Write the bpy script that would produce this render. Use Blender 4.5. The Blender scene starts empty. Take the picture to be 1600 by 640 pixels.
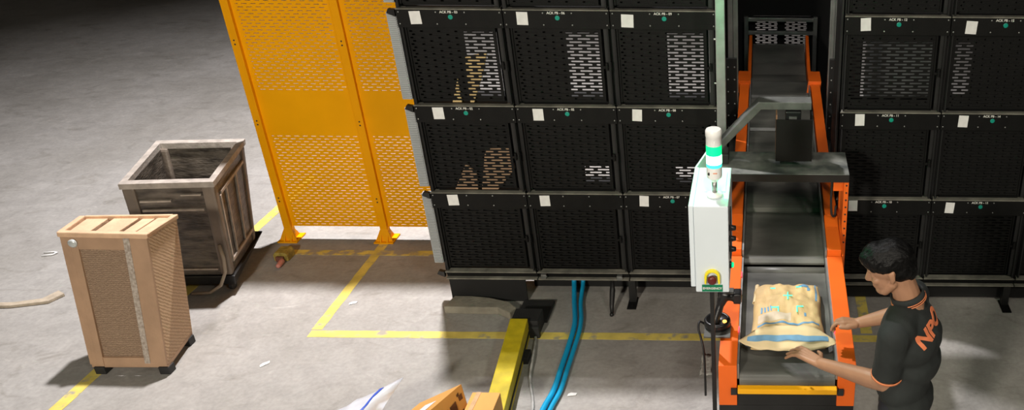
import bpy, bmesh, math, random
from mathutils import Vector, Matrix, noise
from mathutils.bvhtree import BVHTree
random.seed(7)
C = bpy.context.scene.collection
R = math.radians

# ------------------------------------------------------------------ materials
def rgb(r, g, b):
    f = lambda c: ((c / 255 + 0.055) / 1.055) ** 2.4 if c > 10 else c / 255 / 12.92
    return (f(r), f(g), f(b))

def mat(name, col, rough=.6, metal=0., var=.15, scale=6., bump=0., bscale=60., col2=None, spec=.5, stretch=None):
    m = bpy.data.materials.new(name); m.use_nodes = True
    nt = m.node_tree; N = nt.nodes; L = nt.links
    b = N['Principled BSDF']
    b.inputs['Roughness'].default_value = rough
    b.inputs['Metallic'].default_value = metal
    b.inputs['Specular IOR Level'].default_value = spec
    tc = N.new('ShaderNodeTexCoord'); mp = N.new('ShaderNodeMapping')
    if stretch: mp.inputs['Scale'].default_value = stretch
    L.new(tc.outputs['Object'], mp.inputs['Vector'])
    nz = N.new('ShaderNodeTexNoise'); nz.inputs['Scale'].default_value = scale; nz.inputs['Detail'].default_value = 6
    L.new(mp.outputs['Vector'], nz.inputs['Vector'])
    rp = N.new('ShaderNodeValToRGB')
    c2 = col2 if col2 else tuple(min(1, c * (1 + var)) for c in col)
    c1 = col if col2 else tuple(c * (1 - var) for c in col)
    rp.color_ramp.elements[0].color = (*c1, 1); rp.color_ramp.elements[0].position = .35
    rp.color_ramp.elements[1].color = (*c2, 1); rp.color_ramp.elements[1].position = .68
    L.new(nz.outputs['Fac'], rp.inputs['Fac']); L.new(rp.outputs['Color'], b.inputs['Base Color'])
    if bump:
        n2 = N.new('ShaderNodeTexNoise'); n2.inputs['Scale'].default_value = bscale; n2.inputs['Detail'].default_value = 4
        L.new(mp.outputs['Vector'], n2.inputs['Vector'])
        bp = N.new('ShaderNodeBump'); bp.inputs['Strength'].default_value = bump; bp.inputs['Distance'].default_value = .01
        L.new(n2.outputs['Fac'], bp.inputs['Height']); L.new(bp.outputs['Normal'], b.inputs['Normal'])
    return m

def emit(name, col, strength):
    m = bpy.data.materials.new(name); m.use_nodes = True
    b = m.node_tree.nodes['Principled BSDF']
    b.inputs['Base Color'].default_value = (*[min(1, c) for c in col], 1)
    b.inputs['Emission Color'].default_value = (*col, 1); b.inputs['Emission Strength'].default_value = strength
    return m

def floor_mat():
    m = bpy.data.materials.new('concrete_floor'); m.use_nodes = True
    nt = m.node_tree; N = nt.nodes; L = nt.links; b = N['Principled BSDF']
    tc = N.new('ShaderNodeTexCoord')
    def nz(s, d=6, r=.55, dist=0, st=None):
        n = N.new('ShaderNodeTexNoise'); n.inputs['Scale'].default_value = s; n.inputs['Detail'].default_value = d
        n.inputs['Roughness'].default_value = r; n.inputs['Distortion'].default_value = dist
        if st:
            mp = N.new('ShaderNodeMapping'); mp.inputs['Scale'].default_value = st
            L.new(tc.outputs['Object'], mp.inputs['Vector']); L.new(mp.outputs['Vector'], n.inputs['Vector'])
        else: L.new(tc.outputs['Object'], n.inputs['Vector'])
        return n
    def ramp(src, a, b_, ca, cb):
        r = N.new('ShaderNodeValToRGB'); e = r.color_ramp.elements
        e[0].position = a; e[0].color = (*ca, 1); e[1].position = b_; e[1].color = (*cb, 1)
        L.new(src, r.inputs['Fac']); return r
    def mix(mode, fac, a, c):
        x = N.new('ShaderNodeMixRGB'); x.blend_type = mode; x.inputs[0].default_value = fac
        L.new(a, x.inputs[1]); L.new(c, x.inputs[2]); return x
    n1 = nz(.9, 5); n2 = nz(7, 8, .7, .6); n3 = nz(2.2, 8, .65, 1.2, (1, 2.2, 1)); n4 = nz(38, 3)
    base = ramp(n1.outputs['Fac'], .35, .7, (.33, .315, .29), (.42, .405, .385))
    fine = ramp(n2.outputs['Fac'], .35, .7, (.86, .86, .86), (1.06, 1.06, 1.06))
    scuff = ramp(n3.outputs['Fac'], .56, .72, (1, 1, 1), (.74, .73, .70))
    chalk = ramp(n3.outputs['Fac'], .30, .38, (1.25, 1.25, 1.25), (1, 1, 1))
    grit = ramp(n4.outputs['Fac'], .35, .65, (.93, .93, .93), (1.05, 1.05, 1.05))
    x = mix('MULTIPLY', 1, base.outputs[0], fine.outputs[0]); x = mix('MULTIPLY', 1, x.outputs[0], scuff.outputs[0])
    x = mix('MULTIPLY', 1, x.outputs[0], chalk.outputs[0]); x = mix('MULTIPLY', 1, x.outputs[0], grit.outputs[0])
    L.new(x.outputs[0], b.inputs['Base Color'])
    rr = ramp(n2.outputs['Fac'], .3, .7, (.55, .55, .55), (.75, .75, .75)); L.new(rr.outputs[0], b.inputs['Roughness'])
    b.inputs['Specular IOR Level'].default_value = .3
    bp = N.new('ShaderNodeBump'); bp.inputs['Strength'].default_value = .25; bp.inputs['Distance'].default_value = .01
    L.new(n2.outputs['Fac'], bp.inputs['Height']); L.new(bp.outputs['Normal'], b.inputs['Normal'])
    return m

def belt_mat():
    m = mat('rubber_belt', (.055, .057, .052), .42, 0, .2, 2.2, .05, 90, col2=(.17, .168, .152), stretch=(.8, 2.2, 1))
    return m

def tape_mat(name, worn=.55):
    m = mat(name, (.74, .60, .14), .55, 0, .15, 9)
    nt = m.node_tree; N = nt.nodes; L = nt.links; b = N['Principled BSDF']
    old = b.inputs['Base Color'].links[0].from_socket
    tc = N.new('ShaderNodeTexCoord'); n = N.new('ShaderNodeTexNoise'); n.inputs['Scale'].default_value = 11; n.inputs['Detail'].default_value = 8
    L.new(tc.outputs['Object'], n.inputs['Vector'])
    r = N.new('ShaderNodeValToRGB'); r.color_ramp.elements[0].position = worn; r.color_ramp.elements[1].position = worn + .12
    L.new(n.outputs['Fac'], r.inputs['Fac'])
    x = N.new('ShaderNodeMixRGB'); L.new(r.outputs[0], x.inputs[0]); L.new(old, x.inputs[1]); x.inputs[2].default_value = (.36, .33, .27, 1)
    L.new(x.outputs[0], b.inputs['Base Color'])
    return m

def wave_mat(name, c1, c2, scale, rough=.8, axis='Z', bump=.6, dist=2.):
    m = bpy.data.materials.new(name); m.use_nodes = True
    nt = m.node_tree; N = nt.nodes; L = nt.links; b = N['Principled BSDF']; b.inputs['Roughness'].default_value = rough
    tc = N.new('ShaderNodeTexCoord'); w = N.new('ShaderNodeTexWave'); w.bands_direction = axis
    w.inputs['Scale'].default_value = scale; w.inputs['Distortion'].default_value = dist; w.inputs['Detail'].default_value = 3; w.inputs['Detail Scale'].default_value = 3
    L.new(tc.outputs['Object'], w.inputs['Vector'])
    r = N.new('ShaderNodeValToRGB'); r.color_ramp.elements[0].color = (*c1, 1); r.color_ramp.elements[1].color = (*c2, 1)
    L.new(w.outputs['Fac'], r.inputs['Fac']); L.new(r.outputs[0], b.inputs['Base Color'])
    bp = N.new('ShaderNodeBump'); bp.inputs['Strength'].default_value = bump; bp.inputs['Distance'].default_value = .006
    L.new(w.outputs['Fac'], bp.inputs['Height']); L.new(bp.outputs['Normal'], b.inputs['Normal'])
    return m

M = dict(
    floor=floor_mat(),
    hall=mat('dark_hall_cladding', (.06, .06, .06), .8),
    black=mat('black_powder_coat', (.0045, .0045, .0042), .6, 0, .3, 8, .1, 120, spec=.22),
    inner=mat('black_inner_sheet', (.006, .006, .006), .8, 0, .2, 8),
    dusty=mat('dusty_black_ledge', (.13, .125, .105), .8, 0, .4, 9, .1, 80, col2=(.27, .26, .215)),
    frame=mat('black_steel_frame', (.012, .012, .012), .5, 0, .3, 8),
    yellow=mat('safety_yellow_paint', (.93, .41, .001), .5, 0, .04, 3, .03, 60, spec=.12),
    yellow_dk=mat('safety_yellow_post', (.88, .37, .001), .5, 0, .05, 3, spec=.12),
    kerb_yellow=mat('scuffed_yellow_paint', (.60, .47, .012), .6, 0, .12, 14, .15, 40),
    orange=mat('orange_paint', (.88, .145, .010), .45, 0, .05, 4, .03, 60),
    belt=belt_mat(),
    barrier=mat('amber_bar', (.95, .45, .004), .4, 0, .03),
    steel=mat('galvanised_steel', (.42, .43, .42), .42, .75, .15, 12, .05, 90),
    alu=mat('aluminium_profile', (.30, .31, .30), .4, .7, .15, 10),
    duct=mat('grey_plastic_duct', (.40, .42, .43), .6, 0, .06, 8),
    white=mat('white_enamel', (.72, .79, .84), .4, 0, .03, 4),
    whiteplastic=mat('white_plastic', (.85, .85, .83), .35, 0, .03, 4),
    sticker=mat('white_paper_sticker', (.85, .85, .84), .6, 0, .05, 30),
    teal=mat('teal_dot', (.0, .30, .22), .4, 0, .05),
    print=mat('white_print', (.75, .75, .70), .6, 0, .05),
    greensign=mat('green_sign', (.0, .20, .09), .5, 0, .03),
    estop_y=mat('estop_yellow', (.95, .80, .02), .35, 0, .03),
    estop_r=mat('estop_dark_red', (.13, .015, .012), .35, 0, .05),
    blackplastic=mat('black_plastic', (.014, .014, .015), .35, 0, .2, 10),
    dark=mat('dark_rubber', (.02, .02, .02), .7, 0, .2, 10),
    table=mat('scratched_dark_tabletop', (.07, .078, .075), .5, 0, .3, 9, .05, 60, col2=(.24, .245, .225)),
    arm=mat('dusty_dark_tube', (.06, .065, .06), .55, 0, .3, 9, col2=(.13, .135, .125)),
    brownedge=mat('brown_edge', (.25, .13, .07), .7),
    hose=mat('cyan_hose', (.008, .36, .66), .35, 0, .04, 5),
    cable=mat('grey_cable', (.45, .45, .43), .5, 0, .3, 18),
    kraft=mat('kraft_mailer', (.70, .50, .24), .65, 0, .1, 8, .35, 22),
    kraft_pale=mat('kraft_mailer_edge', (.78, .62, .36), .65, 0, .08, 9, .2, 30),
    label=mat('pale_shipping_label', (.66, .56, .42), .6, 0, .06, 20),
    blueprint=mat('blue_print', (.16, .35, .55), .6, 0, .15, 20),
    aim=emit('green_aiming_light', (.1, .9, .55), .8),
    carton=mat('orange_brown_carton', (.72, .36, .09), .7, 0, .06, 5, .05, 80),
    carton_in=mat('carton_tape', (.55, .33, .15), .5, 0, .1, 30),
    ink=mat('dark_brown_ink', (.10, .035, .012), .7, 0, .3, 30),
    polybag=mat('white_polybag', (.62, .63, .68), .3, 0, .12, 8, .4, 18),
    bagblue=mat('blue_bag_print', (.05, .11, .55), .4, 0, .1),
    bagred=mat('salmon_parcel', (.75, .25, .16), .5, 0, .1),
    clear=mat('crumpled_clear_film', (.55, .54, .5), .2, 0, .2, 30, .8, 40),
    tan=mat('tan_board', (.42, .265, .165), .75, 0, .1, 7, .15, 60),
    tanrim=mat('tan_rim', (.66, .43, .27), .75, 0, .12, 12, .3, 40),
    tancloth=wave_mat('brown_woven_cloth', (.22, .145, .095), (.37, .255, .17), 26, .9, 'Z', .5, 6),
    tanrib=wave_mat('ribbed_tan_side', (.42, .27, .16), (.54, .36, .22), 22, .85, 'DIAGONAL', .4, 3),
    fuzz=mat('grey_fuzzy_strip', (.33, .27, .22), .9, 0, .3, 60, .6, 120, col2=(.55, .48, .42)),
    chrome=mat('pale_button', (.55, .58, .57), .3, .3, .1, 20),
    crate=mat('scuffed_brown_crate', (.035, .028, .022), .38, 0, .3, 3.5, .6, 12, col2=(.15, .125, .10), stretch=(2, 2, 7)),
    crate_rim=mat('dusty_crate_rim', (.36, .32, .28), .65, 0, .2, 16, .2, 60),
    crate_post=mat('taupe_crate_corner', (.17, .135, .105), .5, 0, .2, 6, .2, 40),
    crate_line=mat('scratched_edge', (.42, .36, .3), .6, 0, .2, 20),
    strap=mat('beige_strap', (.33, .27, .2), .6, 0, .1),
    stick=mat('beige_edge_board', (.44, .37, .28), .8, 0, .15, 20, .2, 60),
    rust=mat('rusty_brown', (.17, .06, .035), .7, 0, .3, 30),
    olive=mat('worn_olive_yellow', (.34, .25, .05), .6, 0, .35, 30),
    pink=mat('pink_knob', (.55, .22, .18), .6, 0, .1),
    concrete=mat('rough_concrete', (.26, .24, .19), .85, 0, .2, 9, .5, 40),
    skin=mat('brown_skin', (.41, .215, .125), .5, 0, .09, 9, .06, 150),
    nail=mat('pale_nail', (.55, .34, .25), .35, 0, .05),
    hair=mat('black_hair', (.004, .0038, .0038), .42, 0, .4, 40, .35, 90, stretch=(1, 2.5, 1), spec=.16),
    shirt=mat('charcoal_jersey', (.018, .022, .021), .85, 0, .2, 12, .2, 300),
    trim=mat('orange_knit_trim', (.78, .25, .10), .7, 0, .1, 40),
    shirtprint=mat('orange_shirt_print', (.85, .24, .10), .6, 0, .05),
    trousers=mat('dark_trousers', (.02, .022, .03), .85, 0, .2, 12),
    shoe=mat('dark_shoe', (.015, .015, .015), .5),
    lamp_white=emit('lit_lens_white', (.3, 1, .5), 11.),
    lamp_green=emit('lit_lens_green', (.0, .85, .22), 1.3),
    lamp_cyan=emit('lit_lens_cyan', (.05, .75, .6), 1.2),
    greenbtn=emit('green_button', (.0, .8, .3), .9),
    redlaser=emit('red_laser_light', (1, .06, .09), 1.6),
    amberled=emit('amber_led', (1, .45, .08), 3.),
    tape=tape_mat('yellow_floor_tape', .57), tape_w=tape_mat('worn_yellow_floor_tape', .44),
)

# ------------------------------------------------------------------ mesh helpers
class MB:
    def __init__(s): s.v = []; s.f = []
    def add(s, vs, fs):
        o = len(s.v); s.v += [tuple(p) for p in vs]; s.f += [tuple(i + o for i in f) for f in fs]; return s
    def hexa(s, p):   # p: 4 bottom (ccw) + 4 top
        return s.add(p, [(3, 2, 1, 0), (4, 5, 6, 7), (0, 1, 5, 4), (1, 2, 6, 5), (2, 3, 7, 6), (3, 0, 4, 7)])
    def box(s, x0, x1, y0, y1, z0, z1):
        return s.hexa([(x0, y0, z0), (x1, y0, z0), (x1, y1, z0), (x0, y1, z0), (x0, y0, z1), (x1, y0, z1), (x1, y1, z1), (x0, y1, z1)])
    def prism(s, pts, d):   # polygon + extrusion vector
        n = len(pts); d = Vector(d); a = [Vector(p) for p in pts]
        return s.add(a + [p + d for p in a], [tuple(range(n - 1, -1, -1)), tuple(range(n, 2 * n))] + [(i, (i + 1) % n, n + (i + 1) % n, n + i) for i in range(n)])
    def tube(s, pts, r, n=12, caps=True):
        pts = [Vector(p) for p in pts]; rs = r if isinstance(r, (list, tuple)) else [r] * len(pts)
        rings = []; up = None
        for i, p in enumerate(pts):
            t = (pts[min(i + 1, len(pts) - 1)] - pts[max(i - 1, 0)]).normalized()
            if up is None: up = Vector((0, 0, 1)) if abs(t.z) < .9 else Vector((1, 0, 0))
            a = t.cross(up).normalized(); up = a.cross(t).normalized()
            rings.append([p + (a * math.cos(2 * math.pi * k / n) + up * math.sin(2 * math.pi * k / n)) * rs[i] for k in range(n)])
        fs = []
        for i in range(len(pts) - 1):
            for k in range(n): fs.append((i * n + k, i * n + (k + 1) % n, (i + 1) * n + (k + 1) % n, (i + 1) * n + k))
        if caps: fs += [tuple(range(n - 1, -1, -1)), tuple(range((len(pts) - 1) * n, len(pts) * n))]
        return s.add([p for r_ in rings for p in r_], fs)
    def bar(s, p, q, w, h):
        p = Vector(p); q = Vector(q); t = (q - p).normalized()
        u = Vector((0, 0, 1)) if abs(t.z) < .95 else Vector((0, 1, 0))
        a = t.cross(u).normalized(); b = a.cross(t)
        k = [(-1, -1), (1, -1), (1, 1), (-1, 1)]
        return s.hexa([p + a * x * w / 2 + b * y * h / 2 for x, y in k] + [q + a * x * w / 2 + b * y * h / 2 for x, y in k])
    def lathe(s, c, prof, n=24, axis='Z'):   # prof: (r, h)
        c = Vector(c); vs = []
        for r, h in prof:
            for k in range(n):
                x, y = r * math.cos(2 * math.pi * k / n), r * math.sin(2 * math.pi * k / n)
                vs.append(c + (Vector((x, y, h)) if axis == 'Z' else Vector((x, -h, y)) if axis == 'Y' else Vector((h, x, y))))
        fs = [(i * n + k, i * n + (k + 1) % n, (i + 1) * n + (k + 1) % n, (i + 1) * n + k) for i in range(len(prof) - 1) for k in range(n)]
        fs += [tuple(range(n - 1, -1, -1)), tuple(range((len(prof) - 1) * n, len(prof) * n))]
        return s.add(vs, fs)
    def ball(s, c, rx, ry=None, rz=None, rot=None, n=20, m=12):
        ry = ry or rx; rz = rz or rx; vs = []; c = Vector(c)
        for i in range(m + 1):
            t = math.pi * i / m
            for k in range(n):
                p = 2 * math.pi * k / n
                q = Vector((rx * math.sin(t) * math.cos(p), ry * math.sin(t) * math.sin(p), rz * math.cos(t)))
                vs.append(c + (rot @ q if rot else q))
        return s.add(vs, [(i * n + k, (i + 1) * n + k, (i + 1) * n + (k + 1) % n, i * n + (k + 1) % n) for i in range(m) for k in range(n)])
    def capsule(s, p, q, r0, r1=None, n=14):
        r1 = r1 or r0; p = Vector(p); q = Vector(q); t = (q - p).normalized()
        pts = []; rs = []
        for a in (0, 25, 50, 70): pts.append(p - t * r0 * math.cos(R(a + 1))); rs.append(r0 * math.sin(R(a + 1)))
        pts += [p, q]; rs += [r0, r1]
        for a in (70, 50, 25, 0): pts.append(q + t * r1 * math.cos(R(a + 1))); rs.append(r1 * math.sin(R(a + 1)))
        return s.tube(pts, rs, n)
    def build(s, name, m, parent=None, smooth=False, bevel=0, props=None, mesh_only=False):
        o0 = Vector((0, 0, 0)); p = parent
        while p is not None: o0 += p.location; p = p.parent
        me = bpy.data.meshes.new(name); me.from_pydata([tuple(Vector(v) - o0) for v in s.v], [], s.f); me.update()
        bm = bmesh.new(); bm.from_mesh(me); bmesh.ops.remove_doubles(bm, verts=bm.verts, dist=1e-6)
        bmesh.ops.recalc_face_normals(bm, faces=bm.faces)
        if bevel:
            es = [e for e in bm.edges if len(e.link_faces) == 2 and e.calc_face_angle(0) > R(35)]
            bmesh.ops.bevel(bm, geom=es, offset=bevel, segments=2, affect='EDGES', profile=.6, clamp_overlap=True)
        bm.to_mesh(me); bm.free()
        if smooth:
            for f in me.polygons: f.use_smooth = True
        o = bpy.data.objects.new(name, me); C.objects.link(o)
        if m: me.materials.append(m)
        if parent: o.parent = parent
        if props: tag(o, *props)
        return o

def tag(o, label=None, cat=None, group=None, kind=None):
    if label: o['label'] = label
    if cat: o['category'] = cat
    if group: o['group'] = group
    if kind: o['kind'] = kind
    return o

def empty(name, loc, label, cat, group=None):
    o = bpy.data.objects.new(name, None); C.objects.link(o); o.location = loc; o.empty_display_size = .1
    return tag(o, label, cat, group)

def smooth_by_angle(o, a=40):
    me = o.data
    for f in me.polygons: f.use_smooth = True
    bm = bmesh.new(); bm.from_mesh(me)
    for e in bm.edges: e.smooth = not (len(e.link_faces) == 2 and e.calc_face_angle(0) > R(a))
    bm.to_mesh(me); bm.free()

def text_mesh(s, size, depth=.0006, bold=0.):
    cu = bpy.data.curves.new('t', 'FONT'); cu.body = s; cu.size = size; cu.extrude = depth; cu.align_x = 'CENTER'; cu.align_y = 'CENTER'; cu.offset = bold
    o = bpy.data.objects.new('t', cu); C.objects.link(o)
    dg = bpy.context.evaluated_depsgraph_get()
    me = bpy.data.meshes.new_from_object(o.evaluated_get(dg))
    v = [tuple(x.co) for x in me.vertices]; f = [tuple(p.vertices) for p in me.polygons]
    bpy.data.objects.remove(o); bpy.data.curves.remove(cu); bpy.data.meshes.remove(me)
    return v, f

def text(name, s, size, c, m, parent, xa=(1, 0, 0), ya=(0, 0, 1), depth=.0006, bold=0., sx=1.):
    v, f = text_mesh(s, size, depth, bold); xa = Vector(xa); ya = Vector(ya); na = xa.cross(ya); c = Vector(c)
    b = MB(); b.add([c + xa * x * sx + ya * y + na * z for x, y, z in v], f)
    return b.build(name, m, parent)

def copy_tree(o, parent=None):
    c = o.copy(); C.objects.link(c); c.parent = parent
    for ch in o.children: copy_tree(ch, c)
    return c

def remesh(o, voxel, it=6, fac=.5):
    r = o.modifiers.new('r', 'REMESH'); r.mode = 'VOXEL'; r.voxel_size = voxel
    if it:
        s = o.modifiers.new('s', 'SMOOTH'); s.iterations = it; s.factor = fac
    dg = bpy.context.evaluated_depsgraph_get(); dg.update()
    me = bpy.data.meshes.new_from_object(o.evaluated_get(dg)); o.modifiers.clear()
    ms = [m for m in o.data.materials]; o.data = me
    me.materials.clear()
    for m in ms: me.materials.append(m)
    for f in me.polygons: f.use_smooth = True
    return o

def slotted(b, x0, x1, y, z0, z1, rows, pitch, slot, sh, ox0, ox1, oz0, oz1, th=.003):
    """sheet x0..x1, z0..z1 in the plane y, with staggered slots inside ox0..ox1, oz0..oz1 (real holes, real thickness)"""
    rp = (oz1 - oz0) / rows
    def quad(a, c, d, e): b.hexa([(a, y, d), (c, y, d), (c, y + th, d), (a, y + th, d), (a, y, e), (c, y, e), (c, y + th, e), (a, y + th, e)])
    quad(x0, x1, z0, oz0); quad(x0, x1, oz1, z1); quad(x0, ox0, oz0, oz1); quad(ox1, x1, oz0, oz1)
    for r in range(rows):
        za = oz0 + r * rp; zs = za + sh
        quad(ox0, ox1, zs, za + rp)
        x = ox0 - (pitch / 2 if r % 2 else 0); last = ox0
        while x < ox1:
            a = max(x + (pitch - slot) / 2, ox0); e = min(x + pitch - (pitch - slot) / 2, ox1)
            if e - a > .012:
                if a > last + 1e-5: quad(last, a, za, zs)
                # rounded slot ends: small corner fillets
                k = sh * .3
                for sx, d in ((a, 1), (e, -1)):
                    for zz, dz in ((za, 1), (zs, -1)):
                        b.prism([(sx, y, zz), (sx + d * k, y, zz), (sx, y, zz + dz * k)], (0, th, 0))
                last = e
            x += pitch
        if last < ox1 - 1e-5: quad(last, ox1, za, zs)
    return b

# ------------------------------------------------------------------ camera
cam = bpy.data.cameras.new('camera'); co = bpy.data.objects.new('camera', cam); C.objects.link(co)
cam.sensor_width = 36; cam.lens = 1351 * 36 / 1600; cam.shift_x = (800 - 1194) / 1600; cam.clip_end = 200
co.location = (0, 0, 3.504); co.rotation_mode = 'QUATERNION'
co.rotation_quaternion = (Matrix.Rotation(R(90 - 27.57), 4, 'X') @ Matrix.Rotation(R(.5), 4, 'Z')).to_quaternion()
bpy.context.scene.camera = co

# ------------------------------------------------------------------ setting
fl = MB(); fl.box(-30, 16, -8, 30, -.2, 0); tag(fl.build('floor', M['floor']), kind='structure')
for nm, q in (('wall_back', (-30, 16, 30, 30.2, 0, 11)), ('wall_front', (-30, 16, -8.2, -8, 0, 11)), ('wall_left', (-30.2, -30, -8, 30, 0, 11)), ('wall_right', (16, 16.2, -8, 30, 0, 11)), ('ceiling', (-30, 16, -8, 30, 11, 11.2))):
    wb = MB(); wb.box(*q); tag(wb.build(nm, M['hall']), kind='structure')

# floor tape
TZ = [.001]
def tape(name, x0, x1, y0, y1, label, m='tape', group='yellow tape lines on the floor', skew=0):
    b = MB(); n = max(2, int(max(x1 - x0, y1 - y0) / .06)); vs = []; TZ[0] += .0004; tz = TZ[0]; along_x = (x1 - x0) > (y1 - y0)
    for i in range(n + 1):
        t = i / n; j = lambda: random.uniform(-.0025, .0025)
        if along_x: a = (x0 + (x1 - x0) * t, y0 + j()); c = (x0 + (x1 - x0) * t, y1 + j())
        else: a = (x0 + j() + skew * t, y0 + (y1 - y0) * t); c = (x1 + j() + skew * t, y0 + (y1 - y0) * t)
        vs += [(*a, .0002), (*c, .0002), (*a, tz), (*c, tz)]
    fs = []
    for i in range(n):
        o = i * 4; fs += [(o + 2, o + 6, o + 7, o + 3), (o, o + 1, o + 5, o + 4), (o, o + 4, o + 6, o + 2), (o + 1, o + 3, o + 7, o + 5)]
    fs += [(0, 2, 3, 1), (n * 4, n * 4 + 1, n * 4 + 3, n * 4 + 2)]
    b.add(vs, fs); return b.build(name, M[m], None, props=(label, 'floor tape', group))
tape('floor_tape', -3.07, .78, 4.735, 4.81, 'long yellow floor tape line running from the tape corner to the conveyor')
tape('floor_tape', -3.075, -3.005, 4.82, 6.02, 'yellow floor tape running from the fence post foot to the tape corner')
tape('floor_tape', -3.74, -2.35, 5.80, 5.875, 'worn yellow floor tape parallel to the foot of the yellow fence', 'tape_w')
tape('floor_tape', -4.27, -4.19, 3.2, 7.2, 'yellow floor tape line passing under the brown board bin and dark crate', 'tape', skew=.06)
tape('floor_tape', .67, .745, 4.83, 5.6, 'yellow floor tape beside the worker on the conveyor right side', 'tape')

# ------------------------------------------------------------------ sorting racks
W, RH = .65, .6235
ZL = [2.119, 1.4955, .872, .2485]      # ledge heights of the left rack
X_L, X_R, Y0 = -2.25, .480, 5.18
DZR = -.0225

def opening_panel(b, x0, x1, z0, z1, y, op):
    """sheet with one rectangular opening"""
    a, c, d, e = op
    for p in ((x0, a, z0, z1), (c, x1, z0, z1), (a, c, z0, d), (a, c, e, z1)):
        if p[1] - p[0] > 1e-4 and p[3] - p[2] > 1e-4: b.box(p[0], p[1], y, y + .004, p[2], p[3])

def make_bin():
    r = empty('sorting_bin', (0, 0, 0), 'x', 'sorting bin', 'black slotted sorting bins')
    h = W / 2
    b = MB()
    b.box(-h + .017, -h + .026, .012, .30, .004, RH - .0085); b.box(h - .026, h - .017, .012, .30, .004, RH - .0085)
    b.box(-h + .026, h - .026, .06, .30, RH - .012, RH - .008)
    b.build('bin_shell', M['inner'], r)
    # ledge with chevron notches at the ends
    b = MB(); t = RH
    b.prism([(-h + .002, 0, t), (h - .004, 0, t), (h - .018, .03, t), (h - .018, .055, t), (h - .06, .055, t), (h - .06, .042, t), (-h + .05, .042, t), (-h + .05, .055, t), (-h + .012, .055, t), (-h + .012, .03, t)], (0, 0, -.007))
    b.build('ledge', M['dusty'], r, bevel=.0015)
    b = MB(); b.box(-h + .003, h - .003, .002, .010, RH - .118, RH - .0075)
    hd = b.build('header', M['black'], r, bevel=.001)
    for x in (-h + .018, h - .018, -h + .245, -h + .42):
        for z in (.022, .095):
            c = MB(); c.lathe((x, .002, RH - z), [(.0045, -.001), (.0045, .002), (.002, .003)], 8, 'Y'); c.build('screw', M['alu'], hd)
    d = MB()
    slotted(d, -h + .03, h - .065, .036, .022, RH - .122, 22, .106, .078, .0105, -h + .05, h - .085, .034, RH - .135)
    for (a, c, e, g) in ((-h + .03, -h + .04, .022, RH - .122), (h - .075, h - .065, .022, RH - .122)): d.box(a, c, .026, .036, e, g)
    dr = d.build('slotted_door', M['black'], r)
    l = MB(); l.box(h - .072, h - .030, .022, .034, .245, .262); l.box(h - .05, h - .036, .012, .03, .235, .285); l.box(h - .03, h - .012, .02, .04, .225, .29)
    l.build('latch', M['black'], dr, bevel=.002)
    p = MB(); p.box(h - .050, h - .018, .03, .05, .01, RH - .125); p.build('hinge_post', M['frame'], r)
    return r

proto = make_bin()
PROTO_DONE = [False]
def place_bin(x, z, label, num, op, sticker, dot=True):
    if PROTO_DONE[0]: r = copy_tree(proto_ref)
    else: r = proto; PROTO_DONE[0] = True
    r.location = (x + W / 2, Y0, z); r['label'] = label
    h = W / 2; o = Vector(r.location)
    bpy.context.view_layer.update()
    hd = [c for c in r.children if c.name.startswith('header')][0]
    ip = MB(); opening_panel(ip, o.x - h + .027, o.x + h - (.055 if op[3] > .4 else .028), o.z + .002, o.z + RH - .02, o.y + .075, (o.x + op[0], o.x + op[1], o.z + op[2], o.z + op[3]))
    ip.build('inner_panel', M['inner'], r)
    if num:
        text('bin_number', 'ACK PB - ' + num, .021, (o.x - h + .325, o.y + .0005, o.z + RH - .021), M['print'], hd, bold=.0004)
    if dot:
        c = MB(); c.lathe((o.x - h + .332, o.y + .002, o.z + RH - .051), [(.0145, -.001), (.0145, .0025), (.012, .0035)], 20, 'Y'); c.build('indicator_dot', M['teal'], hd, smooth=False)
    if sticker:
        sx, sz, a, w = sticker; ca, sa = math.cos(a), math.sin(a)
        pts = [(u * ca - v * sa, u * sa + v * ca) for u, v in ((-w / 2, -.04), (w / 2, -.04), (w / 2, .04), (-w / 2, .04))]
        c = MB(); c.prism([(o.x - h + sx + u, o.y + .0012, o.z + RH - sz + v) for u, v in pts], (0, -.0008, 0)); c.build('white_sticker', M['sticker'], hd)
    return r

# keep a pristine copy of the template for later copies (never linked on its own)
def snapshot(o, parent=None):
    c = o.copy(); c.parent = parent
    kids = [snapshot(ch, c) for ch in o.children]
    c['_k'] = len(kids); SNAP[c.name] = kids
    return c
SNAP = {}
proto_ref = snapshot(proto)
def copy_tree(o, parent=None):
    c = o.copy(); C.objects.link(c); c.parent = parent
    if '_k' in c: del c['_k']
    for ch in SNAP[o.name]: copy_tree(ch, c)
    return c

hW = W / 2
closed = (0, 0, .2, .2)
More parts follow.
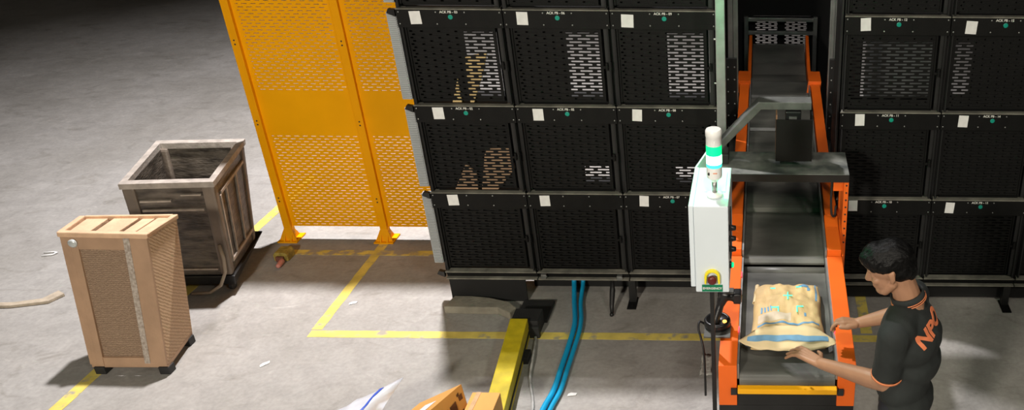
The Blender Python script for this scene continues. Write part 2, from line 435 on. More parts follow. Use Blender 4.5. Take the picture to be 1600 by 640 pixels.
# left rack: (column, row, number, opening(x0,x1,z0,z1), sticker(x, z, angle, width))
LB = [
    (0, 0, '03', (.045, .25, .035, .46), (.118, .056, R(2), .068), 'top row bin nearest the yellow fence, labelled ACK PB - 03'),
    (1, 0, '06', (.03, .25, .035, .46), (.118, .056, R(-1), .068), 'black slotted bin labelled ACK PB - 06, middle of the top row left of the pole'),
    (2, 0, '09', (.01, .25, .035, .46), (.107, .066, R(-2), .075), 'top row black slotted bin beside the galvanised pole, labelled ACK PB - 09'),
    (0, 1, '02', closed, (.155, .054, R(1), .07), 'black slotted bin labelled ACK PB - 02 in the middle row by the fence'),
    (1, 1, '05', (.07, .25, .055, .17), (.145, .058, R(0), .067), 'black slotted bin labelled ACK PB - 05, centre of the left rack'),
    (2, 1, '08', (.03, .25, .055, .17), (.13, .056, R(-3), .062), 'middle row black slotted bin labelled ACK PB - 08, left of the beacon'),
    (0, 2, None, closed, (.15, .056, R(2), .072), 'bottom row black slotted bin beside the yellow fence, with a blank header'),
    (1, 2, None, closed, (.12, .056, R(1), .067), 'bottom row black slotted bin with a blank header, above the blue hoses'),
    (2, 2, '07', closed, (.14, .052, R(-2), .062), 'bottom row black slotted bin labelled ACK PB - 07, left of the white cabinet'),
]
for c, r, num, op, st, lab in LB:
    place_bin(X_L + c * W, ZL[r] - RH, lab, num, op, st, dot=num is not None)
for c, nm in enumerate(('ACK PB - 03', 'ACK PB - 06', 'ACK PB - 09')):
    place_bin(X_L + c * W, ZL[0], 'black bin cut off by the top edge above the one labelled ' + nm, None, closed, None, False)
RB = [
    (0, 0, '12', (-.29, .24, .05, .44), (.13, .052, R(3), .062), 'black slotted bin labelled ACK PB - 12 in the top row right of the conveyor'),
    (1, 0, '15', (-.29, -.155, .10, .44), (.125, .066, R(-3), .068), 'black slotted bin labelled ACK PB - 15 in the top row at the right edge'),
    (0, 1, '11', closed, (.13, .052, R(1), .06), 'black slotted bin labelled ACK PB - 11 in the middle row right of the conveyor'),
    (1, 1, '14', closed, (.145, .056, R(-2), .062), 'black slotted bin labelled ACK PB - 14 in the middle row at the right edge'),
    (0, 2, '10', closed, (.12, .05, R(1), .06), 'black slotted bin labelled ACK PB - 10 behind the worker head'),
    (1, 2, '13', closed, (.125, .06, R(-3), .06), 'black slotted bin labelled ACK PB - 13 in the bottom row right of the worker'),
    (2, 2, None, closed, None, 'bottom row black bin cut off by the right edge, past ACK PB - 13'),
    (2, 1, None, closed, None, 'middle row black bin cut off by the right edge, past ACK PB - 14'),
]
for c, r, num, op, st, lab in RB:
    place_bin(X_R + c * W, ZL[r] - RH + DZR, lab, num, op, st, dot=num is not None)
for c, nm in enumerate(('ACK PB - 12', 'ACK PB - 15')):
    place_bin(X_R + c * W, ZL[0] + DZR, 'black bin cut off by the top edge above the one labelled ' + nm, None, closed, None, False)

def rack(x0, x1, dz, label, legs, brackets, skirt):
    r = empty('rack_base', (x0, Y0, 0), label, 'rack')
    zb = ZL[3] + dz
    n = round((x1 - x0) / W)
    for i in range(n):
        a = x0 + i * W; b = MB(); t = zb - .0015
        b.prism([(a + .002, 0 + Y0, t), (a + W - .004, Y0, t), (a + W - .018, Y0 + .03, t), (a + W - .018, Y0 + .055, t), (a + .012, Y0 + .055, t), (a + .012, Y0 + .03, t)], (0, 0, -.007))
        b.build('bottom_ledge', M['dusty'], r, bevel=.0015)
        b = MB(); b.box(a + .003, a + W - .003, Y0 + .03, Y0 + .034, zb - .055, zb - .009); b.build('fascia', M['black'], r)
        b = MB(); b.box(a + .003, a + W - .003, Y0 + .0555, Y0 + .0585, zb - .066, zb - .0015); b.build('leak_strip', M['inner'], r)  # added behind the ledge to stop a light leak
        b = MB(); b.box(a + .016, a + W - .016, Y0 + .06, Y0 + .32, zb - .03, zb - .022); b.build('leak_sheet', M['inner'], r)  # added under the bins to keep light from behind off the floor
        b = MB(); b.box(a + .004, a + W - .004, Y0 + .002, Y0 + .05, zb - .066, zb - .056); b.build('base_rail', M['dusty'], r, bevel=.002)
    for i in range(n + 1):
        a = x0 + i * W; b = MB(); b.box(a - .014, a + .014, Y0 + .06, Y0 + .10, zb - .06, 2.74 + dz); b.build('upright', M['frame'], r)
    for x in legs:
        b = MB(); b.box(x - .025, x + .025, Y0 - .005, Y0 + .045, .008, zb - .066); lg = b.build('leg', M['frame'], r, bevel=.002)
        b = MB(); b.box(x - .032, x + .032, Y0 - .09, Y0 + .06, .001, .009); b.lathe((x + .008, Y0 - .06, .009), [(.009, 0), (.009, .006), (.004, .008)], 8); b.build('foot_plate', M['black'], lg, bevel=.001)
    for (a, c, y, z) in skirt:
        b = MB(); b.box(a, c, y, y + .01, z, zb - .066); b.build('skirt_panel', M['inner'], r)
    for (x, z) in brackets:
        b = MB(); b.box(x - .018, x + .018, Y0 - .004, Y0 + .03, z - .018, z + .016); b.box(x - .006, x + .024, Y0 - .007, Y0 - .003, z - .006, z + .010); b.build('cable_clip', M['alu'], r, bevel=.002)
    return r
rL = rack(X_L, X_L + 3 * W, 0, 'black steel base of the left sorting rack above the blue hoses', [-.935, -.30], [(-1.555, .215), (-1.02 + .0, .205)], [(-2.23, -1.69, Y0 + .003, .002), (-1.69, -.31, Y0 + .205, .002)])
rR = rack(X_R, X_R + 3 * W, DZR, 'black steel base of the right sorting rack behind the worker', [1.73, 1.13, .52], [], [(.5, 2.4, Y0 + .08, .02)])
b = MB(); b.box(-2.2565, -2.2515, Y0 + .11, Y0 + .34, .16, 2.74); b.build('side_sheet', M['inner'], rL)
b = MB(); b.box(-.31, -.302, Y0 + .06, Y0 + .6, .16, 2.74); b.build('side_sheet', M['inner'], rL)
b = MB(); b.box(.478, .486, Y0 + .06, Y0 + .6, .16, 2.74); b.build('side_sheet', M['inner'], rR)
# added dark sheets that keep the high bay light out of the conveyor passage
ec = empty('shade_enclosure', (.1, 7, 0), 'added black sheets shading the far end of the conveyor passage', 'enclosure')
b = MB(); b.box(-.329, -.318, Y0 + .62, 8.36, .001, 3.5); b.build('side_sheet', M['inner'], ec)  # added, shades the passage from the left
b = MB(); b.box(.70, .71, Y0 + .95, 8.36, .001, 3.5); b.build('side_sheet', M['inner'], ec)  # added, closes the shaded passage on the right
b = MB(); opening_panel(b, -.52, .80, .001, 3.5, 8.37, (-.12, .44, .86, 1.225)); b.build('dark_backing', M['inner'], ec)  # added dark backing that keeps the end of the passage black
b = MB(); b.box(-.295, .470, Y0 + .12, Y0 + .14, 2.3, 3.5); b.build('shade_header', M['inner'], ec)  # added above the view to stop light crossing the passage gap
b = MB(); b.box(.73, 1.27, 6.05, 6.07, .001, 2.3); b.build('grey_baffle', M['duct'], ec)  # added behind the bins to dim what shows through their slots
b = MB(); b.box(-.31, .70, Y0 + .95, 8.36, 3.49, 3.5); b.build('shade_roof', M['inner'], ec)  # added cover that blocks the high bay lamp from above
b = MB(); b.prism([(-.99, 5.128, .205), (-.975, 5.12, .19), (-.965, 5.128, .205)], (0, .04, 0))
# hanging plug on the left rack
b = MB(); b.tube([(-1.07, 5.17, .19), (-1.068, 5.14, .13), (-1.065, 5.06, .06), (-1.06, 5.02, .02)], [.012, .02, .016, .012], 8); b.ball((-1.06, 5.005, .016), .015)
b.build('hanging_plug', M['frame'], None, True, props=('black plug hanging below the left rack onto the stained floor', 'plug'))

# parcels lying inside two bins
def bin_parcel(pts, label, m='kraft'):
    b = MB(); b.prism([(x, 5.225, z) for x, z in pts], (0, .02, 0)); return b.build('parcel', M[m], None, bevel=.004, props=(label, 'parcel', 'parcels inside the bins'))
bin_parcel([(-1.884, 1.80), (-1.742, 1.835), (-1.785, 1.70), (-1.87, 1.50), (-1.895, 1.50), (-1.89, 1.70)], 'pale tan parcel standing behind the slots of the bin labelled ACK PB - 03')
bin_parcel([(-2.01, 1.50), (-1.952, 1.665), (-1.949, 1.50)], 'small tan corner of a parcel low behind the slots of bin ACK PB - 03')
bin_parcel([(-1.835, 1.174), (-1.68, 1.185), (-1.668, 1.03), (-1.80, .876), (-1.91, .876), (-1.857, 1.13)], 'dull brown parcel behind the slots of the bin labelled ACK PB - 02', 'tan')
bin_parcel([(-2.09, .876), (-1.991, 1.066), (-1.929, .995), (-1.935, .876)], 'small brown parcel at the bottom of the bin labelled ACK PB - 02', 'tan')

# ribbed grey cable duct at the left rack edge
r = empty('cable_duct', (-2.29, 5.2, .3), 'pale grey ribbed cable duct up the rack edge beside the yellow fence', 'cable duct')
for k, (z0, z1) in enumerate(((.30, .845), (.90, 1.462), (1.522, 2.085), (2.145, 2.73))):
    b = MB(); b.box(-2.322, -2.258, 5.215, 5.26, z0, z1); o = b.build('duct_body', M['duct'], r, bevel=.002)
    b = MB(); n = int((z1 - z0) / .0125)
    for i in range(n): z = z0 + .004 + i * .0125; b.box(-2.316, -2.262, 5.208, 5.216, z, z + .0065)
    b.build('duct_ribs', M['duct'], o)
for z in (2.119, 1.4955, .872, .2485):
    b = MB(); b.prism([(-2.315, 5.20, z - .035), (-2.258, 5.19, z - .055), (-2.258, 5.19, z - .012), (-2.30, 5.20, z - .008)], (0, .03, 0)); b.build('mounting_bracket', M['frame'], r, bevel=.002)

# ------------------------------------------------------------------ yellow fence
fr = empty('safety_fence', (-3.43, 6.06, 0), 'tall yellow slotted sheet metal safety fence standing left of the black rack', 'fence')
for i, xa in enumerate((-3.82, -3.05)):
    b = MB()
    x0, x1 = xa + .035, xa + .77 - .02
    slotted(b, x0, x1, 6.06, .115, .94, 34, .064, .041, .0062, x0 + .03, x1 - .03, .13, .915, .0072)
    b.box(x0, x1, 6.06, 6.0672, .94, 1.24)
    slotted(b, x0, x1, 6.06, 1.24, 2.1, 34, .064, .041, .0062, x0 + .03, x1 - .03, 1.265, 2.07, .0072)
    b.box(x0, x1, 6.06, 6.0672, 2.1, 2.4)
    slotted(b, x0, x1, 6.06, 2.4, 3.3, 36, .064, .041, .0062, x0 + .03, x1 - .03, 2.43, 3.27, .0072)
    b.build('slotted_panel', M['yellow'], fr)
for xa in (-3.82, -3.05, -2.30):
    b = MB(); b.box(xa - .022, xa + .035, 6.03, 6.085, .05, 3.3); p = b.build('post', M['yellow_dk'], fr, bevel=.003)
    b = MB()
    b.prism([(xa - .02, 6.03, .11), (xa - .062, 6.0, .012), (xa + .075, 6.0, .012), (xa + .033, 6.03, .11)], (0, .012, 0))
    b.prism([(xa - .022, 6.05, .12), (xa - .022, 5.98, .012), (xa - .022, 6.12, .012)], (.012, 0, 0)); b.prism([(xa + .03, 6.05, .12), (xa + .03, 5.98, .012), (xa + .03, 6.12, .012)], (.012, 0, 0))
    b.box(xa - .07, xa + .085, 5.975, 6.13, .001, .013); f = b.build('foot_plate', M['yellow_dk'], p, bevel=.001)
    for z in (.35, .38, 1.0, 1.03, 1.62, 1.65):
        c = MB(); c.lathe((xa + .006, 6.03, z), [(.006, -.001), (.006, .003), (.003, .004)], 8, 'Y'); c.build('bolt', M['dark'], p)

# small yellow latch by the fence foot
r = empty('floor_latch', (-3.72, 5.68, 0), 'small worn yellow latch block with a rusty end on the floor by the fence', 'latch')
b = MB(); b.prism([(-3.775, 5.70, .002), (-3.665, 5.70, .002), (-3.665, 5.70, .055), (-3.68, 5.70, .075), (-3.76, 5.70, .075), (-3.775, 5.70, .055)], (0, .11, 0)); b.build('block', M['olive'], r, bevel=.006)
b = MB(); b.box(-3.75, -3.69, 5.675, 5.70, .006, .05); b.build('rusty_face', M['rust'], r, bevel=.008)
b = MB(); b.capsule((-3.695, 5.66, .024), (-3.69, 5.60, .022), .021, .018); b.build('knob', M['pink'], r, True)

# ------------------------------------------------------------------ crates on the left
def lerp8(P8, u, v, w):
    P8 = [Vector(p) for p in P8]
    a = P8[0] * (1 - u) * (1 - v) + P8[1] * u * (1 - v) + P8[2] * u * v + P8[3] * (1 - u) * v
    c = P8[4] * (1 - u) * (1 - v) + P8[5] * u * (1 - v) + P8[6] * u * v + P8[7] * (1 - u) * v
    return a * (1 - w) + c * w
def sub(b, P8, u0, u1, v0, v1, w0, w1):
    b.hexa([lerp8(P8, *q) for q in ((u0, v0, w0), (u1, v0, w0), (u1, v1, w0), (u0, v1, w0), (u0, v0, w1), (u1, v0, w1), (u1, v1, w1), (u0, v1, w1))])

# brown board bin (front)
K1 = [(-4.215, 4.31, .05), (-3.735, 4.315, .05), (-3.80, 4.71, .05), (-4.26, 4.70, .05), (-4.275, 4.546, .905), (-3.731, 4.532, .905), (-3.695, 4.79, .905), (-4.283, 4.76, .905)]
r = empty('board_bin', (-4.0, 4.5, 0), 'tan board bin with a brown woven front panel standing in front of the dark crate', 'bin')
b = MB()
sub(b, K1, 0, 1, .06, .94, 0, .03); sub(b, K1, .0, .06, .03, .97, .03, .97); sub(b, K1, .06, .97, .9, .97, .03, .97); sub(b, K1, .06, .2, 0, .05, .03, .97)
sub(b, K1, .80, 1, 0, .05, .03, .97); sub(b, K1, .2, .80, 0, .05, .88, .97); sub(b, K1, .2, .80, 0, .05, .03, .09)
b.build('body', M['tan'], r, bevel=.006)
b = MB(); sub(b, K1, .2, .80, .035, .06, .09, .88); b.build('woven_panel', M['tancloth'], r)
b = MB(); sub(b, K1, .95, 1.0, .05, .95, .03, .97); b.build('ribbed_side', M['tanrib'], r, bevel=.004)
b = MB()
sub(b, K1, -.012, 1.012, -.02, .10, .965, 1.0); sub(b, K1, -.012, .05, .10, .98, .965, 1.0); sub(b, K1, .955, 1.012, .1, .98, .965, 1.0); sub(b, K1, .05, .955, .92, 1.0, .965, 1.0)
b.build('rim', M['tanrim'], r, bevel=.006)
b = MB(); sub(b, K1, .73, .80, -.012, .01, .05, .965); b.build('fuzzy_strip', M['fuzz'], r)
b = MB(); sub(b, K1, .115, .20, -.014, .012, .03, .93); b.build('side_stile', M['tan'], r, bevel=.006)
p = lerp8(K1, .155, -.03, .925); b = MB(); b.lathe(p, [(.024, -.012), (.027, .0), (.027, .006), (.02, .012), (.006, .014)], 20, 'Y'); b.build('round_button', M['chrome'], r, True)
for u in (.04, .88):
    for v in (.06, .8):
        b = MB(); q = lerp8(K1, u, v, 0); b.box(q.x - .005, q.x + .06, q.y - .01, q.y + .05, .001, .055); b.build('foot', M['dark'], r, bevel=.004)
# folded board flaps inside the top opening
for i, (u0, u1, w) in enumerate(((.055, .30, .985), (.34, .62, .985), (.64, .79, .98), (.80, .94, .985))):
    b = MB(); sub(b, K1, u0 + .02, u1, .11, .9, w - .03, w); b.build('folded_flap', M['tanrim'], r, bevel=.004)

# dark crate on a trolley (behind)
K2 = [(-4.41, 5.24, .15), (-3.815, 5.262, .15), (-3.93, 5.80, .15), (-4.50, 5.78, .15), (-4.37, 5.239, .887), (-3.766, 5.29, .887), (-3.942, 6.016, .887), (-4.569, 5.966, .887)]
r = empty('plastic_crate', (-4.15, 5.5, 0), 'scuffed dark brown open crate behind the tan board bin', 'crate')
b = MB()
sub(b, K2, .02, .98, .02, .98, 0, .03); sub(b, K2, .02, .98, .02, .06, .03, .95); sub(b, K2, .02, .98, .94, .98, .03, .95); sub(b, K2, .02, .06, .06, .94, .03, .95); sub(b, K2, .94, .98, .06, .94, .03, .95)
b.build('crate_body', M['crate'], r)
b = MB()
sub(b, K2, -.01, 1.01, -.01, .07, .945, 1); sub(b, K2, -.01, 1.01, .93, 1.01, .945, 1); sub(b, K2, -.01, .06, .07, .93, .945, 1); sub(b, K2, .94, 1.01, .07, .93, .945, 1)
b.build('rim', M['crate_rim'], r, bevel=.012)
for u in (0, .86):
    for v in (0, .9):
        b = MB(); sub(b, K2, u, u + .14, v, v + .1, 0, .95); b.build('corner_post', M['crate_post'], r, bevel=.018)
b = MB()
sub(b, K2, .16, .50, -.004, .03, .80, .815); sub(b, K2, .16, .84, .0, .03, .70, .72); sub(b, K2, .16, .84, .0, .03, .06, .075); sub(b, K2, .62, .84, -.004, .03, .86, .87)
sub(b, K2, .98, 1.0, .16, .9, .80, .83); sub(b, K2, .98, 1.0, .12, .95, .10, .13); sub(b, K2, .98, 1.0, .3, .33, .13, .8); sub(b, K2, .98, 1.0, .62, .65, .13, .8); sub(b, K2, .98, 1.0, .12, .15, .13, .8)
b.build('rib', M['crate_line'], r, bevel=.002)
b = MB(); sub(b, K2, .10, .27, -.012, .03, .54, .66); b.build('label_holder', M['frame'], r, bevel=.003)
b = MB(); sub(b, K2, .02, .08, -.012, .03, .50, .66); b.build('clip', M['crate_rim'], r, bevel=.003)
b = MB(); pts = [lerp8(K2, u, v, w) for u, v, w in ((.93, -.03, .35), (.95, -.04, .2), (.94, -.05, .06), (.86, -.07, -.08), (.72, -.08, -.16), (.5, -.08, -.17))]
b.tube(pts, .012, 8); b.build('loose_strap', M['strap'], r, True)
tr = empty('crate_trolley', (-4.15, 5.5, 0), 'dark low trolley under the dark brown crate', 'trolley')
b = MB(); b.hexa([(-4.40, 5.26, .06), (-3.83, 5.28, .06), (-4.0, 5.90, .06), (-4.52, 5.88, .06), (-4.42, 5.235, .147), (-3.80, 5.255, .147), (-3.94, 5.92, .147), (-4.55, 5.90, .147)]); b.build('deck', M['frame'], tr, bevel=.008)
for x, y in ((-4.36, 5.30), (-3.88, 5.32), (-4.06, 5.84), (-4.46, 5.82)):
    b = MB(); b.lathe((x - .012, y, .034), [(.033, 0), (.033, .024)], 16, 'X'); b.build('caster', M['dark'], tr)

# beige edge board and scrap on the floor
b = MB(); b.prism([(-5.9, 5.02, .002), (-5.30, 5.04, .002), (-5.075, 5.10, .002), (-5.03, 5.20, .002), (-5.10, 5.24, .002), (-5.14, 5.135, .002), (-5.31, 5.085, .002), (-5.9, 5.06, .002)], (0, 0, .022))
b.build('edge_board', M['stick'], None, bevel=.004, props=('beige broken edge board lying on the floor left of the tan bin', 'board strip'))
b = MB(); b.tube([(-5.60, 5.74, .006), (-5.53, 5.76, .008), (-5.515, 5.79, .01), (-5.55, 5.80, .008), (-5.62, 5.79, .006)], .006, 6); b.build('paper_curl', M['sticker'], None, True, props=('small white paper curl on the floor left of the tan bin', 'paper scrap'))
for x, y, a, w, lab in ((-2.93, 5.14, .5, .03, 'small white paper scrap on the floor inside the tape corner'), (-3.2, 4.44, .9, .035, 'white paper scrap on the floor below the tape corner'), (-1.17, 4.17, .2, .03, 'white paper scrap beside the grey cable end on the floor')):
    b = MB(); ca, sa = math.cos(a), math.sin(a)
    b.prism([(x + u * ca - v * sa, y + u * sa + v * ca, .0025) for u, v in ((-w, -.012), (w * .7, -.014), (w, .006), (-.2 * w, .016), (-w * .8, .008))], (0, 0, .003)); b.build('paper_scrap', M['sticker'], None, props=(lab, 'paper scrap'))

# concrete block at the rack foot
b = MB(); top = [(-2.20, 5.16), (-2.235, 5.02), (-2.05, 5.015), (-1.86, 5.015), (-1.755, 4.95), (-1.725, 5.02), (-1.80, 5.09), (-1.95, 5.14), (-2.08, 5.158)]
b.prism([(x, y, .001) for x, y in top], (0, 0, .06)); b.build('concrete_block', M['concrete'], None, bevel=.008, props=('low grey concrete block under the corner of the left rack', 'block'))

# yellow guard kerb
r = empty('guard_rail', (-1.6, 4.3, 0), 'thick scuffed yellow floor guard rail running out from under the left rack', 'guard rail')
dx = .0965; ya, yb = 4.76, 3.0; xa, xb = -1.69, -1.69 + dx * (ya - yb); w = .118
b = MB(); b.hexa([(xb, yb, .001), (xb + w, yb, .001), (xa + w, ya, .001), (xa, ya, .001), (xb, yb, .15), (xb + w, yb, .15), (xa + w, ya, .15), (xa, ya, .15)]); b.build('rail', M['kerb_yellow'], r, bevel=.006)
b = MB(); b.hexa([(xb + w + .001, yb, .05), (xb + w + .008, yb, .05), (xa + w + .008, ya - .03, .05), (xa + w + .001, ya - .03, .05), (xb + w + .001, yb, .066), (xb + w + .008, yb, .066), (xa + w + .008, ya - .03, .066), (xa + w + .001, ya - .03, .066)]); b.build('side_groove', M['dark'], r)
b = MB(); b.box(xa - .005, xa + w + .06, ya + .01, ya + .16, .001, .12); b.box(xa - .02, xa + w + .08, ya + .16, ya + .40, .001, .03); b.box(xa + .06, xa + w + .07, ya - .02, ya + .015, .001, .09); b.build('end_bracket', M['dark'], r, bevel=.004)
b = MB(); b.box(xa + w + .004, xa + w + .06, ya - .30, ya - .2, .001, .05); b.build('clamp', M['dark'], r, bevel=.006)

# cables and hoses
def path(pts, n=10):
    pts = [Vector(p) for p in pts]; out = []
    for i in range(len(pts) - 1):
        p0, p1, p2, p3 = pts[max(i - 1, 0)], pts[i], pts[i + 1], pts[min(i + 2, len(pts) - 1)]
        for k in range(n):
            t = k / n
            out.append(.5 * (2 * p1 + (p2 - p0) * t + (2 * p0 - 5 * p1 + 4 * p2 - p3) * t * t + (3 * p1 - p0 - 3 * p2 + p3) * t ** 3))
    return out + [pts[-1]]
b = MB(); b.tube(path([(-1.575, 5.1, .012), (-1.57, 4.94, .012), (-1.522, 4.70, .012), (-1.49, 4.50, .02), (-1.462, 4.31, .012), (-1.385, 4.06, .012), (-1.36, 3.85, .012), (-1.35, 3.3, .012)]), .009, 8)
b.build('floor_cable', M['cable'], None, True, props=('grey cable lying along the yellow guard rail', 'cable'))
b = MB(); b.tube(path([(-1.383, 5.345, .12), (-1.383, 5.33, .06), (-1.35, 5.15, .024), (-1.295, 4.885, .024), (-1.285, 4.62, .024), (-1.285, 4.40, .024), (-1.285, 4.18, .024), (-1.31, 4.0, .024), (-1.34, 3.6, .024), (-1.35, 3.2, .024)]), .0175, 14)
b.build('air_hose', M['hose'], None, True, props=('bright blue hose snaking from under the left rack to the bottom edge', 'hose', 'blue hoses'))
b = MB(); b.tube(path([(-1.318, 5.345, .12), (-1.318, 5.33, .06), (-1.303, 5.15, .024), (-1.262, 4.95, .024), (-1.245, 4.80, .024), (-1.243, 4.62, .022), (-1.243, 4.40, .021), (-1.244, 4.18, .021), (-1.268, 4.0, .021), (-1.298, 3.6, .021), (-1.308, 3.2, .021)]), .0155, 14)
b.build('air_hose', M['hose'], None, True, props=('shorter looking blue hose right of and tucked against the other one', 'hose', 'blue hoses'))

# clear plastic scrap
b = MB(); g = 9; vs = []
for i in range(g):
    for j in range(g): vs.append((-.40 + .075 * i / (g - 1) + .01 * noise.noise((i * .7, j * .5, 1)), 4.36 + .21 * j / (g - 1), .006 + .03 * abs(noise.noise((i * .6, j * .6, 4)))))
b.add(vs, [(i * g + j, (i + 1) * g + j, (i + 1) * g + j + 1, i * g + j + 1) for i in range(g - 1) for j in range(g - 1)])
o = b.build('plastic_wrapper', M['clear'], None, True, props=('crumpled clear plastic wrapper on the floor left of the conveyor', 'wrapper'))
s = o.modifiers.new('t', 'SOLIDIFY'); s.thickness = .002
# ------------------------------------------------------------------ cartons and polybag at the bottom edge
r = empty('carton', (-1.62, 3.6, 0), 'tilted orange brown carton with dark print on its side, bottom edge of the photo', 'carton')
C0 = Vector((-1.635, 3.705, .46)); e1 = Vector((-.30, .10, -.22)); e2 = Vector((-.16, -.36, 0)); e3 = Vector((.02, .0, -.235))
P8 = [C0 + e1 + e2 + e3, C0 + e2 + e3, C0 + e3, C0 + e1 + e3, C0 + e1 + e2, C0 + e2, C0, C0 + e1]
b = MB(); b.hexa(P8); b.build('box', M['carton'], r, bevel=.004)
na = e2.cross(e3).normalized(); na = na if na.x > 0 else -na
def side(s_, t_): return C0 + e2 * s_ + e3 * t_ + na * .002
for (s0, t0, s1, t1) in ((.05, .2, .12, .36), (.10, .12, .14, .22), (.18, .28, .30, .55), (.22, .6, .36, .72), (.34, .32, .42, .5), (.08, .62, .14, .8)):
    b = MB(); b.prism([side(s0, t0), side(s1, t0 + .04), side(s1, t1), side(s0, t1)], na * .0008); b.build('dark_print', M['ink'], r)
nb = e1.cross(e2).normalized(); nb = nb if nb.z > 0 else -nb
def top(s_, t_): return C0 + e1 * s_ + e2 * t_ + nb * .002
b = MB(); b.prism([top(.22, .3), top(.5, .28), top(.5, .6), top(.22, .62)], nb * .0008); b.build('white_label', M['sticker'], r)
r = empty('carton', (-1.5, 3.5, 0), 'upright orange brown carton tucked between the tilted carton and the yellow guard rail', 'carton')
b = MB(); b.box(-1.61, -1.455, 3.35, 3.768, .152, .35); b.build('box', M['carton'], r, bevel=.004)
b = MB(); b.prism([(-1.585, 3.768, .351), (-1.56, 3.768, .351), (-1.575, 3.37, .351), (-1.60, 3.37, .351)], (0, 0, .001)); b.build('printed_tape', M['carton_in'], r)

def pillow(cs, n, th, seed, wr=.012):
    """puffy mailer: grid over 4 corners, bulging both ways"""
    cs = [Vector(c) for c in cs]; b = MB(); nn = ((cs[1] - cs[0]).cross(cs[3] - cs[0])).normalized(); tops = []; bots = []
    for i in range(n + 1):
        for j in range(n + 1):
            u, v = i / n, j / n
            p = cs[0] * (1 - u) * (1 - v) + cs[1] * u * (1 - v) + cs[2] * u * v + cs[3] * (1 - u) * v
            k = (1 - abs(2 * u - 1) ** 3.5) * (1 - abs(2 * v - 1) ** 3.5); k = max(k, 0) ** .55
            w = noise.noise((u * 6 + seed, v * 6, seed)) * wr + noise.noise((u * 15 + seed, v * 15, seed)) * wr * .5
            ed = Vector((noise.noise((u * 5, v * 5, seed + 3)), noise.noise((u * 5, v * 5, seed + 7)), 0)) * .01
            tops.append(p + ed + nn * (th * k + w * min(1, k * 2 + .15))); bots.append(p + ed - nn * (th * .25 * k + .002))
    m = n + 1
    fs = [(i * m + j, (i + 1) * m + j, (i + 1) * m + j + 1, i * m + j + 1) for i in range(n) for j in range(n)]
    b.add(tops + bots, fs + [tuple(m * m + q for q in reversed(f)) for f in fs])
    rim = [i * m for i in range(n)] + [n * m + j for j in range(n)] + [i * m + n for i in range(n, 0, -1)] + [j for j in range(n, 0, -1)]
    b.f += [(rim[k], rim[(k + 1) % len(rim)], rim[(k + 1) % len(rim)] + m * m, rim[k] + m * m) for k in range(len(rim))]
    return b, tops, m

r = empty('mailing_bag', (-2.05, 3.5, 0), 'puffy white plastic mailing bag with a blue stripe left of the tilted carton', 'bag')
cs = [(-2.60, 3.12, .02), (-2.27, 3.0, .05), (-2.005, 3.815, .41), (-2.40, 3.60, .27)]
b, tp, m_ = pillow(cs, 22, .09, 3.3, .02); b.build('bag_body', M['polybag'], r, True)
def strip(tp, m_, i0, i1, j0, j1, nrm, name, mt, par, off=.003):
    b = MB(); vs = []; ni = i1 - i0 + 1
    nn = Vector(nrm).normalized()
    for i in range(i0, i1 + 1):
        for j in range(j0, j1 + 1): vs.append(tp[i * m_ + j] + nn * off)
    k = j1 - j0 + 1; q = len(vs); vs += [v - nn * (off * .8) for v in vs]
    fs = [(a * k + c, (a + 1) * k + c, (a + 1) * k + c + 1, a * k + c + 1) for a in range(ni - 1) for c in range(k - 1)]
    fs += [tuple(q + x for x in reversed(f)) for f in fs]
    b.add(vs, fs); return b.build(name, mt, par, True)
nn = (Vector(cs[1]) - Vector(cs[0])).cross(Vector(cs[3]) - Vector(cs[0]))
strip(tp, m_, 18, 19, 5, 21, nn, 'blue_stripe', M['bagblue'], r)
strip(tp, m_, 9, 11, 17, 18, nn, 'blue_print', M['bagblue'], r)
strip(tp, m_, 20, 21, 9, 15, nn, 'salmon_patch', M['bagred'], r)

# ------------------------------------------------------------------ conveyor
XL0, XL1, XR0, XR1 = -.216, -.126, .368, .456       # rail outer / inner edges
cv = empty('belt_conveyor', (.12, 3.4, 0), 'long black belt conveyor with orange side rails running between the two racks', 'conveyor')
prof = [(3.36, .868), (4.335, .905), (4.345, .945), (4.60, .958), (4.70, .985), (6.93, 1.092)]
def zr(y):
    for (a, za), (c, zc) in zip(prof, prof[1:]):
        if a <= y <= c: return za + (zc - za) * (y - a) / (c - a)
    return prof[-1][1] if y > 6 else prof[0][1]
def rail(x0, x1, seg, name='side_rail', low=.22):
    b = MB(); pts = [(y, z) for y, z in seg]
    poly = [(x0, y, z) for y, z in pts] + [(x0, pts[-1][0], pts[-1][1] - low), (x0, pts[0][0], pts[0][1] - low)]
    b.prism(poly, (x1 - x0, 0, 0)); return b.build(name, M['orange'], cv, bevel=.003)
for x0, x1 in ((XL0, XL1), (XR0, XR1)):
    rail(x0, x1, prof[:2], low=.245)
    rail(x0 + .002, x1 - .004, prof[2:5], low=.2)
    rail(x0 + .008, x1 - .006, [(4.702, .984), (6.93, 1.092)], low=.2)
    b = MB(); s_ = -1 if x0 < 0 else 1; xo = x0 if s_ < 0 else x1
    # lighter cap plate with a folded lip at the far end of the rail
    b.box(x0 - .01, x1 + .006, 6.80, 7.05, 1.088, 1.108); b.prism([(x0 - .012, 6.80, 1.108), (x1 + .006, 6.80, 1.108), (x1 - .0, 6.80, 1.02), (x0 - .025, 6.80, 1.0)], (0, -.006, 0)); b.build('rail_cap', M['orange'], cv, bevel=.003)
    # angled cover gussets beside the step
    b = MB(); a = x0 - .012 if s_ < 0 else x1; c = x0 if s_ < 0 else x1 + .012
    b.prism([(a, 4.36, .80), (a, 4.36, .90), (a, 4.68, .965), (a, 4.9, .93), (a, 4.9, .80)], (c - a, 0, 0)); b.build('gusset', M['orange'], cv, bevel=.003)
# notch plates where the belt shaft sits
for x in (XL1 - .03, XR0):
    b = MB(); b.box(x, x + .03, 3.345, 3.358, .70, .735); b.build('shaft_slot', M['dark'], cv)
